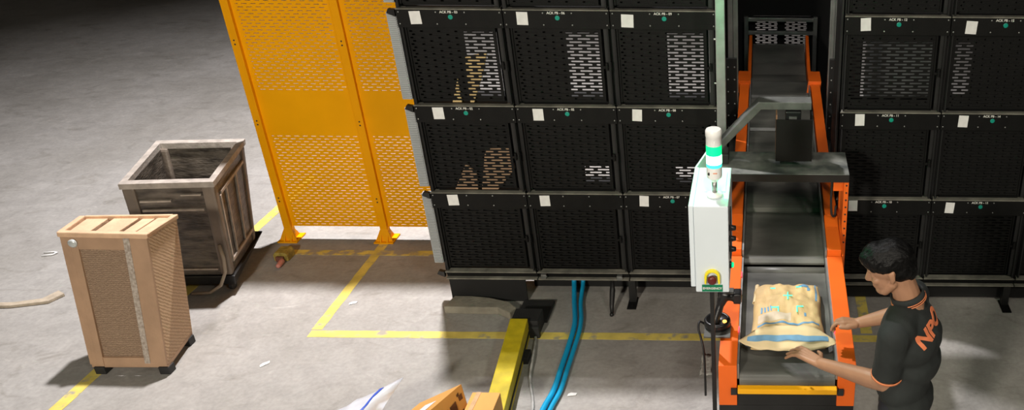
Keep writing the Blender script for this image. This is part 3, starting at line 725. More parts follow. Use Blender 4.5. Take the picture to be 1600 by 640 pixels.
# belts
def beltsec(pts, x0, x1, name='belt', m='belt', th=.012):
    b = MB(); n = len(pts)
    t = []; 
    for y, z in pts: t += [(x0, y, z), (x1, y, z)]
    q = len(t); t += [(x, y, z - th) for x, y, z in t]
    fs = [(2 * i, 2 * i + 1, 2 * i + 3, 2 * i + 2) for i in range(n - 1)] + [(q + 2 * i, q + 2 * i + 2, q + 2 * i + 3, q + 2 * i + 1) for i in range(n - 1)]
    fs += [(2 * i, 2 * i + 2, q + 2 * i + 2, q + 2 * i) for i in range(n - 1)] + [(2 * i + 1, q + 2 * i + 1, q + 2 * i + 3, 2 * i + 3) for i in range(n - 1)] + [(0, q, q + 1, 1), (2 * n - 2, 2 * n - 1, q + 2 * n - 1, q + 2 * n - 2)]
    b.add(t, fs); return b.build(name, M[m], cv, False)
zb = lambda y: .802 + .040 * (y - 3.4)
roll = [(3.41 - .05 * math.sin(R(a)) * 1.0, zb(3.41) - .05 + .05 * math.cos(R(a))) for a in range(110, -1, -10)]
beltsec(roll + [(4.26, zb(4.26))], XL1 + .012, XR0 - .012)
b = MB(); b.tube([(XL1 + .012, 4.30, zb(4.26) - .018), (XR0 - .012, 4.30, zb(4.26) - .018)], .03, 16); b.build('transfer_roller', M['belt'], cv, True)
joints = [4.34, 4.92, 5.50, 6.10, 6.72, 7.08]
zb2 = lambda y: .868 + .058 * (y - 4.34)
for i in range(len(joints) - 1):
    a, c = joints[i] + .012, joints[i + 1] - .03
    beltsec([(a, zb2(a) - .02), (a + .02, zb2(a) - .003), (a + .05, zb2(a + .05)), (c - .03, zb2(c)), (c, zb2(c) - .004), (c + .02, zb2(c) - .02)], XL1 + .012, XR0 - .012)
# grey inner edge strips
for x in (XL1, XR0 - .010):
    b = MB()
    for y0_, y1_ in ((3.38, 4.33), (4.345, 6.93)):
        za, zc = zr(y0_) - .006, zr(y1_) - .006
        b.hexa([(x, y0_, za - .09), (x + .010, y0_, za - .09), (x + .010, y1_, zc - .12), (x, y1_, zc - .12), (x, y0_, za), (x + .010, y0_, za), (x + .010, y1_, zc), (x, y1_, zc)])
    b.build('guide_strip', M['steel'], cv)
# yellow bar at the belt end
b = MB(); b.box(XL1 + .004, XR0 - .004, 3.325, 3.36, .722, .752); b.build('yellow_end_bar', M['barrier'], cv, bevel=.004)
# red laser marks of the light barriers, drawn as glowing strips on the belt edge
for x, y in ((XL1 - .002, 3.62), (XR0 - .004, 3.62), (XL1 - .001, 4.12)):
    b = MB(); b.box(x, x + .006, y, y + .05, zr(y) + .0005, zr(y) + .003); b.build('red_laser_mark', M['redlaser'], cv)
# under frame
b = MB(); b.box(XL0, XR1, 3.37, 4.3, .575, .615); b.build('front_frame', M['frame'], cv, bevel=.004)
b = MB(); b.box(XL0 + .015, XR1 - .015, 4.3, 7.0, .62, .69); b.build('rear_frame', M['frame'], cv)
b = MB(); b.box(XL1, XR0, 3.372, 3.40, .615, .72); b.build('end_plate', M['frame'], cv)
for x in (XL0 + .035, XR1 - .035):
    for y in (3.41, 4.2, 5.4, 6.6):
        b = MB(); b.box(x - .028, x + .028, y - .028, y + .028, .012, .58 if y < 4.3 else .63); lg = b.build('leg', M['frame'], cv, bevel=.004)
        b = MB(); b.box(x - .05, x + .05, y - .05, y + .05, .001, .012); b.build('foot_plate', M['frame'], lg)
        if y < 4:
            b = MB(); b.box(x - .03, x + .03, y - .034, y - .027, .50, .565); b.lathe((x, y - .034, .535), [(.008, 0), (.008, .006), (.004, .008)], 8, 'Y'); b.build('bracket', M['alu'], lg, bevel=.002)
b = MB(); b.box(XL0 + .06, XR1 - .06, 3.395, 3.425, .2, .25); b.build('cross_bar', M['frame'], cv)
# far inclined section
iy = [(7.12, .98), (7.45, 1.03), (7.75, 1.14)]
beltsec([(7.10, .985), (7.30, .99)], XL1 + .01, XR0 - .01); beltsec([(7.33, .98), (7.5, 1.03)], XL1 + .01, XR0 - .01); beltsec([(7.53, 1.02), (7.75, 1.13)], XL1 + .01, XR0 - .01)
for x in (XL1 - .025, XR0 - .002):
    b = MB(); b.hexa([(x, 7.1, .90), (x + .028, 7.1, .90), (x + .028, 7.8, 1.05), (x, 7.8, 1.05), (x, 7.1, 1.03), (x + .028, 7.1, 1.03), (x + .028, 7.8, 1.20), (x, 7.8, 1.20)]); b.build('incline_guide', M['orange'], cv, bevel=.003)
b = MB(); b.box(XL1 - .02, XR0 + .02, 7.1, 7.8, .80, .90); b.build('incline_frame', M['frame'], cv)
for x in (XL1 - .01, XR0 + .01):
    b = MB(); b.box(x - .025, x + .025, 7.3, 7.35, .001, .82); b.build('leg', M['frame'], cv)

# machine frame with slotted guard at the far end of the conveyor
gf = empty('slot_screen', (.155, 8.2, 0), 'silver square frame with a slotted guard across the far end of the conveyor', 'screen')
b = MB(); b.box(-.176, .486, 8.19, 8.23, 1.215, 1.25); b.build('top_rail', M['steel'], gf, bevel=.003)
b = MB(); b.box(-.176, .486, 8.19, 8.23, 1.085, 1.12); b.build('middle_rail', M['steel'], gf, bevel=.003)
for x in (-.19, .476):
    b = MB(); b.box(x - .018, x + .022, 8.185, 8.235, .001, 1.26); b.build('post', M['alu'], gf, bevel=.003)
b = MB(); slotted(b, -.16, .12, 8.27, .80, 1.25, 20, .112, .085, .0115, -.10, .115, .85, 1.22)
slotted(b, .12, .47, 8.27, .80, 1.25, 20, .112, .085, .0115, .185, .40, .85, 1.22); b.build('slotted_sheet', M['black'], gf)
# dark machine body beyond
def dark_box(name, x0, x1, y0, y1, z0, z1, label, cat, m='inner'):
    b = MB(); b.box(x0, x1, y0, y1, z0, z1); return b.build(name, M[m], None, bevel=.01, props=(label, cat))

def mast(x, y, w, label):
    r = empty('lift_mast', (x, y, 0), label, 'mast')
    for k in (0, 1):
        b = MB(); a = x + (k * .04 if w > 0 else -k * .04); b.box(a - .018, a + .018, y, y + .05, .001, 2.9)
        for g in (-.008, .008): b.box(a + g - .002, a + g + .002, y - .004, y + .002, .001, 2.9)
        b.build('profile', M['alu'], r)
    b = MB(); b.box(x - .035 if w > 0 else x - .055, x + .055 if w > 0 else x + .055, y + .05, y + .09, .001, 2.9); b.build('back_channel', M['frame'], r)
    b = MB(); b.box(x - .04 if w > 0 else x - .05, x + .05 if w > 0 else x + .04, y - .03, y - .005, .75, 1.42); cr = b.build('carriage_plate', M['frame'], r, bevel=.004)
    for z in (.85, .95, 1.05, 1.15, 1.25, 1.35):
        for dx_ in (-.02, .03):
            c = MB(); c.lathe((x + dx_ * (1 if w > 0 else -1), y - .03, z), [(.007, 0), (.007, .004), (.003, .006)], 8, 'Y'); c.build('bolt', M['alu'], cr)
    return r
mast(-.27, 6.45, 1, 'dark twin profile lift mast left of the conveyor beside the pole')
mast(.545, 6.45, -1, 'dark twin profile lift mast right of the conveyor against the right rack')
b = MB(); b.prism([(.56, 5.9, 1.0), (.64, 5.9, .95), (.66, 5.9, 1.62), (.60, 5.9, 1.72), (.56, 5.9, 1.72)], (0, .02, 0)); 
# ------------------------------------------------------------------ scanner table, arm, scanner
st = empty('scanner_table', (.12, 4.72, 0), 'dark scratched shelf on orange legs bridging the conveyor', 'table')
b = MB(); b.box(-.30, .497, 4.565, 4.885, 1.317, 1.325); b.build('table_top', M['table'], st, bevel=.002)
b = MB(); b.box(-.30, .497, 4.562, 4.568, 1.275, 1.322); b.box(-.30, .497, 4.88, 4.886, 1.28, 1.32); b.box(.491, .497, 4.565, 4.885, 1.28, 1.32); b.build('apron', M['frame'], st)
for x in (.4835, -.262):
    for y in (4.572, 4.84):
        b = MB(); b.box(x - .0145, x + .0145, y, y + .04, .001, 1.275); lg = b.build('leg', M['orange'], st, bevel=.002)
        if x > 0 and y < 4.7:
            for i in range(9):
                c = MB(); c.lathe((x + .002, y, 1.25 - i * .048), [(.006, -.001), (.006, .0015)], 8, 'Y'); c.build('peg_hole', M['dark'], lg)
b = MB(); b.box(.41, .469, 4.60, 4.62, 1.20, 1.272); b.build('corner_bracket', M['orange'], st, bevel=.002)
b = MB(); b.tube(path([(.405, 4.63, 1.27), (.402, 4.63, 1.15), (.41, 4.64, 1.03), (.43, 4.66, 1.0), (.44, 4.70, 1.05)]), .007, 8); b.build('hanging_cable', M['dark'], st, True)

gp = empty('galvanised_pole', (-.262, 4.93, 0), 'tall galvanised square pole rising behind the green beacon', 'pole')
b = MB(); b.box(-.292, -.236, 4.905, 4.96, .012, 2.9); b.build('tube', M['steel'], gp, bevel=.004)
b = MB(); b.box(-.33, -.20, 4.89, 5.0, .001, .012); b.build('base_plate', M['steel'], gp)
for z in (1.75, 2.02):
    b = MB(); b.lathe((-.298, 4.93, z), [(.006, -.006), (.006, .006)], 8, 'X'); b.build('bolt', M['steel'], gp)

ar = empty('overhead_boom', (-.25, 4.75, 1.326), 'dusty dark tube arm bending up over the conveyor to hold the scanner', 'arm')
ca = [(-.335, 1.385), (-.038, 1.718), (.27, 1.718), (.27, 1.672), (-.022, 1.672), (-.285, 1.385)]
b = MB(); b.prism([(x, 4.70, z) for x, z in ca], (0, .10, 0)); b.build('tube', M['arm'], ar, bevel=.004)
b = MB(); b.box(-.335, -.215, 4.69, 4.81, 1.326, 1.39); b.build('mount', M['frame'], ar, bevel=.004)
sc = empty('scanner_hood', (.17, 4.66, 1.38), 'black scanner hood hanging from the dark arm above the shelf', 'scanner')
b = MB(); b.box(.064, .276, 4.615, 4.622, 1.385, 1.645); b.build('front_plate', M['black'], sc)
b = MB(); b.box(.064, .071, 4.622, 4.82, 1.385, 1.672); b.build('side_plate', M['brownedge'], sc)
b = MB(); b.box(.269, .276, 4.622, 4.82, 1.385, 1.672); b.build('side_plate', M['black'], sc)
b = MB(); b.box(.12, .21, 4.68, 4.78, 1.55, 1.668); cm = b.build('camera_module', M['blackplastic'], sc, bevel=.006)
b = MB(); b.box(.14, .185, 4.674, 4.68, 1.60, 1.64); b.build('screen', M['alu'], cm)

# ------------------------------------------------------------------ control cabinet + beacon
cb = empty('control_cabinet', (-.23, 3.56, 1.29), 'white control cabinet on a black post left of the conveyor, with emergency stop', 'control cabinet')
b = MB(); b.box(-.312, -.158, 3.36, 3.765, 1.292, 1.74); b.build('housing', M['white'], cb, bevel=.006)
b = MB(); b.box(-.335, -.313, 3.37, 3.775, 1.315, 1.736); b.build('door', M['white'], cb, bevel=.004)
b = MB(); b.box(-.315, -.298, 3.765, 3.80, 1.36, 1.71); b.build('back_flange', M['white'], cb, bevel=.003)
b = MB(); b.hexa([(-.335, 3.78, 1.60), (-.325, 3.78, 1.60), (-.265, 4.05, 1.60), (-.275, 4.05, 1.60), (-.335, 3.78, 1.735), (-.325, 3.78, 1.735), (-.265, 4.05, 1.735), (-.275, 4.05, 1.735)]); b.build('side_plate', M['white'], cb, bevel=.002)
b = MB(); b.box(-.285, -.175, 3.50, 3.70, 1.74, 1.744); b.build('gland_plate', M['white'], cb, bevel=.002)
# emergency stop
es = (-.2345, 3.36, 1.372)
b = MB()
pts = []
for k in range(13): a = R(180 * k / 12); pts.append((es[0] + .036 * math.cos(a), es[1], es[2] + .012 + .036 * math.sin(a)))
pts += [(es[0] - .036, es[1], es[2] - .022), (es[0] - .028, es[1], es[2] - .03), (es[0] - .024, es[1], es[2] + .005)]
for k in range(12, -1, -1): a = R(180 * k / 12); pts.append((es[0] + .024 * math.cos(a), es[1], es[2] + .012 + .024 * math.sin(a)))
pts += [(es[0] + .024, es[1], es[2] + .005), (es[0] + .028, es[1], es[2] - .03), (es[0] + .036, es[1], es[2] - .022)]
b.prism(pts, (0, -.018, 0)); b.build('yellow_guard', M['estop_y'], cb, bevel=.003)
b = MB(); b.lathe((es[0], es[1], es[2]), [(.012, -.002), (.012, .014), (.021, .016), (.021, .030), (.017, .035), (.006, .036)], 24, 'Y'); b.build('stop_button', M['estop_r'], cb, True)
b = MB(); b.box(-.283, -.188, 3.3565, 3.36, 1.298, 1.334); sg = b.build('emergency_sign', M['greensign'], cb)
text('sign_text', 'EMERGENCY', .0155, (-.2355, 3.356, 1.3155), M['print'], sg, bold=.0005, sx=1.0)
# buttons on the side facing the worker
for z in (1.60, 1.545, 1.49):
    b = MB(); b.lathe((-.158, 3.42, z), [(.014, -.002), (.014, .012), (.011, .03), (.006, .032)], 16, 'X'); b.build('black_knob', M['blackplastic'], cb, True)
b = MB(); b.lathe((-.158, 3.42, 1.405), [(.017, -.002), (.017, .01)], 16, 'X'); kb = b.build('button_collar', M['blackplastic'], cb)
b = MB(); b.lathe((-.148, 3.42, 1.405), [(.013, 0), (.013, .008), (.008, .011)], 16, 'X'); b.build('green_button', M['greenbtn'], cb, True)
b = MB(); b.box(-.154, -.148, 3.40, 3.44, 1.45, 1.70); b.build('button_strip', M['blackplastic'], cb)
pst = empty('cabinet_post', (-.24, 3.47, 0), 'slim black square post holding up the white control cabinet', 'post')
b = MB(); b.box(-.255, -.2345, 3.45, 3.48, .01, 1.291); b.build('tube', M['frame'], pst, bevel=.002)
b = MB(); b.box(-.31, -.2345, 3.42, 3.52, .001, .010); b.build('base_plate', M['frame'], pst)

bx, by = -.222, 3.46
sl = empty('signal_beacon', (bx, by, 1.744), 'lit green signal tower light standing on the white cabinet', 'signal light')
b = MB(); b.lathe((bx, by, 1.744), [(.036, 0), (.038, .006), (.036, .012), (.018, .018)], 24); b.build('base_flange', M['whiteplastic'], sl, True)
b = MB(); b.lathe((bx, by, 1.76), [(.012, 0), (.012, .06)], 16); b.build('stem', M['steel'], sl, True)
b = MB(); b.lathe((bx, by, 1.815), [(.014, 0), (.022, .012), (.033, .022), (.0345, .035), (.0345, .075)], 28); bs = b.build('socket', M['whiteplastic'], sl); smooth_by_angle(bs)
b = MB(); b.ball((bx - .022, by - .0265, 1.862), .006, .003, .008); b.build('buzzer_hole', M['dark'], bs)
b = MB(); b.lathe((bx, by, 1.890), [(.0345, 0), (.0345, .016)], 28); smooth_by_angle(b.build('cyan_lens', M['lamp_cyan'], sl))
b = MB(); b.lathe((bx, by, 1.906), [(.0345, 0), (.0345, .042)], 28); smooth_by_angle(b.build('lit_lens', M['lamp_white'], sl))
b = MB(); b.lathe((bx, by, 1.948), [(.0345, 0), (.0345, .045)], 28); smooth_by_angle(b.build('green_lens', M['lamp_green'], sl))
b = MB(); b.lathe((bx, by, 1.993), [(.0345, 0), (.0345, .038), (.036, .04), (.036, .066), (.032, .072), (.01, .074)], 28); cp = b.build('cap', M['whiteplastic'], sl); smooth_by_angle(cp)
for x in (-.012, .004):
    b = MB(); b.box(bx + x, bx + x + .005, by - .0358, by - .033, 2.0, 2.02); b.build('cap_rib', M['whiteplastic'], cp)
b = MB(); b.box(bx - .004, bx + .014, by - .0352, by - .033, 1.866, 1.87); b.build('maker_print', M['trim'], bs)

# ------------------------------------------------------------------ handheld scanner in its cradle
hs = empty('scanner_cradle', (-.24, 3.64, .86), 'round black charging cradle bracketed to the left conveyor rail', 'cradle')
b = MB(); b.box(-.30, -.165, 3.56, 3.68, .884, .894); b.build('bracket_plate', M['arm'], hs, bevel=.003)
b = MB(); b.lathe((-.235, 3.655, .895), [(.062, 0), (.068, .01), (.068, .035), (.06, .045), (.052, .04), (.048, .03)], 28); b.build('cup', M['blackplastic'], hs, True)
b = MB(); b.ball((-.196, 3.625, .942), .011, .009, .009); b.build('red_lamp', M['amberled'], hs, True)
b = MB(); b.tube(path([(-.30, 3.66, .90), (-.325, 3.65, .92), (-.33, 3.62, .90), (-.318, 3.60, .86), (-.30, 3.56, .78), (-.295, 3.52, .55)]), .006, 8); b.build('cable', M['frame'], hs, True)
hg = empty('barcode_scanner', (-.235, 3.66, .93), 'black handheld barcode scanner standing in the round cradle', 'barcode scanner')
b = MB(); b.capsule((-.243, 3.645, .935), (-.215, 3.68, 1.02), .022, .02); b.capsule((-.215, 3.68, 1.02), (-.195, 3.69, 1.06), .024, .028); b.capsule((-.20, 3.69, 1.062), (-.135, 3.68, 1.058), .028, .03)
b.box(-.15, -.112, 3.648, 3.712, 1.03, 1.088)
o = b.build('body', M['blackplastic'], hg); remesh(o, .005, 5)
b = MB(); b.box(-.112, -.110, 3.655, 3.705, 1.038, 1.08); b.build('window', M['rust'], hg)
b = MB(); b.box(-.20, -.15, 3.655, 3.705, 1.088, 1.094); b.build('top_panel', M['arm'], hg, bevel=.002)

# ------------------------------------------------------------------ parcel on the belt
pc = empty('mailer_parcel', (.13, 3.79, .82), 'crinkled yellow kraft mailer parcel with blue print lying on the conveyor belt', 'parcel')
z0 = .856
cs = [(-.065, 3.52, z0 - .008), (.315, 3.525, z0 - .008), (.305, 4.06, z0 + .022), (-.045, 4.045, z0 + .022)]
b, tp, m_ = pillow(cs, 40, .062, 1.7, .016); b.build('mailer', M['kraft'], pc, True)
U = (0, 0, 1)
strip(tp, m_, 2, 38, 6, 7, U, 'blue_band', M['blueprint'], pc, .002)
strip(tp, m_, 3, 37, 10, 10 + 1, U, 'blue_band', M['blueprint'], pc, .002)
strip(tp, m_, 37, 38, 26, 39, U, 'blue_band', M['blueprint'], pc, .002)
strip(tp, m_, 27, 33, 34, 36, U, 'blue_print', M['blueprint'], pc, .002)
strip(tp, m_, 32, 34, 32, 34, U, 'blue_print', M['blueprint'], pc, .002)
for k in range(4): strip(tp, m_, 4 + 2 * k, 5 + 2 * k, 18, 21, U, 'blue_print', M['blueprint'], pc, .002)
strip(tp, m_, 3, 22, 12, 17, U, 'shipping_label', M['label'], pc, .0015)
strip(tp, m_, 30, 31, 15, 17, U, 'blue_print', M['blueprint'], pc, .002)
def mark(u, v, w, h):  # aiming light cast on the parcel, drawn as small glowing strips
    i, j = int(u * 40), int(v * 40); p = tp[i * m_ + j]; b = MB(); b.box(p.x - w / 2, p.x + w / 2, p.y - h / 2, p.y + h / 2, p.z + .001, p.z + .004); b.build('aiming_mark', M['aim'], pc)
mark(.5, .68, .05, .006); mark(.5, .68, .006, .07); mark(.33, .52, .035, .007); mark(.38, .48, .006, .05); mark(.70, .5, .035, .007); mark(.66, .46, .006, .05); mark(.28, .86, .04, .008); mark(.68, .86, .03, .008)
# sealed flap at the near edge, wider than the body, and the curled far corner
b = MB(); vs = []; n = 36
for i in range(n + 1):
    u = i / n; e = abs(2 * u - 1) ** 4
    for j in range(6):
        v = j / 5
        x = .125 + (.205 + .03 * v * (1 - v) * 4 + .014 * math.sin(v * 2)) * (2 * u - 1)
        y = 3.60 - .105 * v + .03 * e * v + .008 * noise.noise((u * 5, v * 2, 2))
        z = z0 + .078 * (1 - v) ** 1.2 * (1 - e * .85) + .006 * noise.noise((u * 9, v * 3, 5)) + .014 * e * v + .004
        vs.append((x, y, max(z, .828)))
b.add(vs, [(i * 6 + j, (i + 1) * 6 + j, (i + 1) * 6 + j + 1, i * 6 + j + 1) for i in range(n) for j in range(5)])
o = b.build('sealed_flap', M['kraft_pale'], pc, True); s = o.modifiers.new('t', 'SOLIDIFY'); s.thickness = .003
tf = [(vs[i * 6 + j]) for i in range(n + 1) for j in range(6)]
tfv = [Vector(p) for p in tf]
strip(tfv, 6, 3, 33, 2, 3, U, 'blue_band', M['blueprint'], pc, .006)
b = MB(); g = []
for i in range(15):
    t = i / 14
    for j in range(9):
        a = R(300 * j / 8); rr = .013 + .004 * noise.noise((t * 4, j * .5, 1))
        g.append((-.045 + .012 * t + rr * math.cos(a), 3.90 + .15 * t, .868 + .012 * t + rr * math.sin(a)))
b.add(g, [(i * 9 + j, (i + 1) * 9 + j, (i + 1) * 9 + j + 1, i * 9 + j + 1) for i in range(14) for j in range(8)])
o = b.build('curled_corner', M['kraft_pale'], pc, True); s = o.modifiers.new('t', 'SOLIDIFY'); s.thickness = .003

# ------------------------------------------------------------------ worker
pr = empty('person', (.76, 3.10, 0), 'young worker in a charcoal polo shirt with orange trim, leaning over the conveyor', 'person')
V = Vector
hips = V((.645, 3.05, .93)); chest = V((.655, 3.10, 1.24)); neck0 = V((.625, 3.135, 1.405)); neck1 = V((.585, 3.14, 1.49))
fwd = V((-.86, .42, 0)).normalized(); left = V((-fwd.y, fwd.x, 0)) ; left = left if left.y < 0 else -left
shL = V((.545, 2.955, 1.345)); shR = V((.685, 3.28, 1.345))
elL = V((.535, 2.985, 1.075)); wrL = V((.272, 3.235, .985))
elR = V((.69, 3.49, 1.10)); wrR = V((.475, 3.535, 1.005))
hc = V((.535, 3.145, 1.565))                                   # head centre
F = V((-.94, .10, -.36)).normalized(); L_ = V((0, 0, 1)).cross(F).normalized(); U_ = F.cross(L_).normalized()
HR = Matrix((F, L_, U_)).transposed()                           # head axes: x forward, y left, z up
hp = lambda x, y, z: hc + F * x + L_ * y + U_ * z
b = MB()
# head
S = 1.02
b.ball(hp(-.012, 0, .028), .098 * S, .076 * S, .085 * S, HR, 24, 16)
b.ball(hp(.018, 0, -.035), .070 * S, .062 * S, .075 * S, HR)
b.ball(hp(.050, 0, -.085), .036, .040, .030, HR)                # chin
b.capsule(hp(.075, 0, .022), hp(.100, 0, -.022), .010, .0145)   # nose
b.ball(hp(.092, .010, -.026), .010, .009, .008, HR); b.ball(hp(.092, -.010, -.026), .010, .009, .008, HR)
b.capsule(hp(.074, .03, .03), hp(.078, -.03, .03), .014)        # brow
b.capsule(hp(.082, .016, -.054), hp(.084, -.016, -.054), .007, .007); b.capsule(hp(.080, .014, -.064), hp(.082, -.014, -.064), .0075)
for s_ in (1, -1):
    b.ball(hp(.068, .032 * s_, .006), .014, .015, .012, HR)    # eye
    b.ball(hp(.060, .038 * s_, -.022), .024, .02, .02, HR)     # cheek
    b.capsule(hp(-.012, .074 * s_, .012), hp(-.006, .074 * s_, -.026), .016, .010)   # ear
    b.capsule(hp(-.020, .082 * s_, .018), hp(-.014, .080 * s_, -.018), .009, .007)
    b.capsule(hp(.0, .054 * s_, -.05), hp(.045, .03 * s_, -.085), .022, .022)        # jaw
b.capsule(hp(-.035, 0, -.045), neck0 + V((.01, 0, -.01)), .056, .062)
# torso under the shirt
b.capsule(neck0, chest, .07, .10)
# arms
for sh, el, wr in ((shL, elL, wrL), (shR, elR, wrR)):
    b.capsule(sh, el, .048, .042); m1 = el.lerp(wr, .25); b.capsule(el, m1, .040, .043); b.capsule(m1, wr, .043, .027)
def hand(wr, k, nrm, fingers, thumb, sc=1.):
    """wr wrist, k knuckle centre, nrm back-of-hand normal; fingers: list of joint offsets given as (side, [points])"""
    d = (k - wr).normalized(); sd = nrm.cross(d).normalized()
    for t in (-.026, -.009, .009, .026): b.capsule(wr + sd * t * .6 + d * .01, k + sd * t, .0155, .0125)
    return d, sd
# left hand reaching over the near end of the parcel
kL = V((.182, 3.335, .972)); nL = V((.1, -.25, 1)).normalized()
dL, sL = hand(wrL, kL, nL, None, None)
sL = sL if sL.y > 0 else -sL                                     # towards the index side (far side)
for t, ln, sp in ((.029, .073, .22), (.010, .080, .08), (-.010, .075, -.06), (-.028, .058, -.22)):
    a = kL + sL * t; dd = (dL + sL * sp).normalized()
    p1 = a + dd * ln * .45 - nL * .010; p2 = p1 + dd * ln * .32 - nL * .020; p3 = p2 + dd * ln * .24 - nL * .018
    b.capsule(a, p1, .0100, .0092); b.capsule(p1, p2, .0092, .0084); b.capsule(p2, p3, .0084, .0072)
ta = wrL + dL * .028 + sL * .024 - nL * .006; t1 = ta + (dL * .6 + sL * .75).normalized() * .042 - nL * .004; t2 = t1 + (dL * .9 + sL * .4).normalized() * .032 - nL * .008
b.capsule(ta, t1, .014, .011); b.capsule(t1, t2, .011, .009)
# right hand, loosely curled above the right rail
kR = V((.395, 3.535, 1.015)); nR = V((.05, .25, 1)).normalized()
dR, sR = hand(wrR, kR, nR, None, None)
sR = sR if sR.y < 0 else -sR                                     # index/thumb side is towards the camera
tipsR = []
for t, ln, cu in ((.028, .078, .55), (.010, .082, 1.0), (-.009, .076, 1.1), (-.027, .06, 1.2)):
    a = kR + sR * t
    p1 = a + (dR - nR * .35 * cu).normalized() * ln * .46
    p2 = p1 + (dR * (1 - .55 * cu) - nR * (.5 + .5 * cu)).normalized() * ln * .32; p3 = p2 + (dR * (.9 - 1.1 * cu) - nR).normalized() * ln * .25
    b.capsule(a, p1, .0102, .0094); b.capsule(p1, p2, .0094, .0086); b.capsule(p2, p3, .0086, .0074); tipsR.append(p3)
ta = wrR + dR * .02 + sR * .028 - nR * .008; t1 = ta + (dR * .85 + sR * .4 - nR * .15).normalized() * .045; t2 = t1 + (dR - nR * .1 + sR * .05).normalized() * .036
b.capsule(ta, t1, .0145, .0115); b.capsule(t1, t2, .0115, .0092)
o = b.build('body', M['skin'], pr); remesh(o, .0042, 5)
# trousers, shoes
b = MB()
for s_ in (1, -1):
    h0 = hips + left * .085 * s_; kn = V((.74, h0.y + .02, .50)) + left * .02 * s_; an = V((.79, h0.y + .01, .10)) + left * .03 * s_
    b.capsule(h0, kn, .088, .062); b.capsule(kn, an, .062, .036)
b.capsule(hips + left * .07, hips - left * .07, .105)
o = b.build('trousers', M['trousers'], pr); remesh(o, .012, 4)
for s_ in (1, -1):
    an = V((.79, hips.y + left.y * .085 * s_ + .01, .10)) + left * .03 * s_
    b = MB(); b.capsule(an + V((.03, 0, -.05)), an + V((-.14, .04, -.062)), .045, .036); b.capsule(an, an + V((0, 0, -.04)), .046, .046); o = b.build('shoe', M['shoe'], pr); remesh(o, .008, 4)
# polo shirt
b = MB()
up_t = (neck0 - hips).normalized(); bk = -fwd
def torso_ring(c, wl, dp): b.ball(c, dp, wl, .11, Matrix((fwd, left, fwd.cross(left) if fwd.cross(left).z > 0 else -fwd.cross(left))).transposed(), 24, 12)
torso_ring(hips + V((.0, 0, .02)), .165, .12); torso_ring(hips + V((-.02, .01, .11)), .162, .118); torso_ring(chest + V((.015, -.01, -.11)), .158, .118); torso_ring(chest + V((.0, 0, .0)), .182, .128)
torso_ring(chest + V((-.022, .012, .06)), .175, .115)
b.capsule(shL + V((.03, .04, .01)), shR + V((-.015, -.04, .01)), .072, .072)
b.capsule(chest + left * .06 + V((0, 0, .02)), neck0 + V((.01, 0, -.035)), .09, .072); b.capsule(chest - left * .06 + V((0, 0, .02)), neck0 + V((.01, 0, -.035)), .09, .072)
hemL = shL.lerp(elL, .80); hemR = shR.lerp(elR, .75)
b.capsule(shL, shL.lerp(elL, .5), .070, .068); b.tube([shL.lerp(elL, .3), shL.lerp(elL, .55), hemL], [.066, .067, .069], 18)
b.capsule(shR, shR.lerp(elR, .5), .068, .066); b.tube([shR.lerp(elR, .3), shR.lerp(elR, .55), hemR], [.064, .064, .064], 18)
o = b.build('polo_shirt', M['shirt'], pr); remesh(o, .007, 8)
# cloth folds
for v in o.data.vertices:
    w = V(v.co) + pr.location
    d = .006 * noise.noise(w * 9) + .003 * noise.noise(w * 22)
    v.co = v.co + v.normal * d
shirt = o
def ringband(c, t, r0, hgt, name, m_=M['trim'], tilt=None, wall=.003):
    t = t.normalized(); a = t.cross(V((0, 0, 1)) if abs(t.z) < .9 else V((1, 0, 0))).normalized(); c2 = a.cross(t)
    b = MB(); n = 32; prof = [(r0, -hgt / 2), (r0 + wall, -hgt / 2), (r0 + wall, hgt / 2), (r0, hgt / 2)]; vs = []
    for k in range(n):
        an = 2 * math.pi * k / n; dv = a * math.cos(an) + c2 * math.sin(an)
        vs += [c + dv * r + t * h for r, h in prof]
    fs = [(k * 4 + i, k * 4 + (i + 1) % 4, ((k + 1) % n) * 4 + (i + 1) % 4, ((k + 1) % n) * 4 + i) for k in range(n) for i in range(4)]
    b.add(vs, fs); return b.build(name, m_, shirt, True)
ringband(hemL, elL - shL, .0665, .010, 'sleeve_trim'); ringband(hemR, elR - shR, .062, .010, 'sleeve_trim')
# collar
nt_ = (neck1 - neck0).normalized(); nt_ = (nt_ + V((0, 0, .35))).normalized()
cc = neck0 + V((.004, 0, .012))
ringband(cc + nt_ * .012, nt_, .066, .042, 'collar', M['shirt'], wall=.009)
ringband(cc - nt_ * .004, nt_, .0755, .0035, 'collar_stripe'); ringband(cc + nt_ * .005, nt_, .0745, .0035, 'collar_stripe')
# lettering on the back, laid onto the cloth
bpy.context.view_layer.update()
bmS = bmesh.new(); bmS.from_mesh(shirt.data); bmesh.ops.translate(bmS, verts=bmS.verts, vec=pr.location); tree = BVHTree.FromBMesh(bmS)
v, f = text_mesh('NPO', .106, 0, .004)
bt = bmesh.new(); vv = [bt.verts.new(p) for p in v]
for q in f:
    try: bt.faces.new([vv[i] for i in q])
    except ValueError: pass
bmesh.ops.triangulate(bt, faces=bt.faces)
for _ in range(3): bmesh.ops.subdivide_edges(bt, edges=[e for e in bt.edges if e.calc_length() > .009], cuts=1)
bmesh.ops.triangulate(bt, faces=bt.faces)
tc = chest + bk * .30 + left * .02 + V((0, 0, .085)); rt = -left; ra = R(12)
xa = (rt * math.cos(ra) + V((0, 0, 1)) * math.sin(ra)); ya = (V((0, 0, 1)) * math.cos(ra) - rt * math.sin(ra))
for q in bt.verts:
    p = tc + xa * q.co.x * 1.0 + ya * q.co.y * .8
    hit = tree.ray_cast(p, fwd)
    q.co = (hit[0] + hit[1] * .003) - pr.location if hit[0] else p - pr.location
me = bpy.data.meshes.new('back_print'); bt.to_mesh(me); bt.free(); bmS.free()
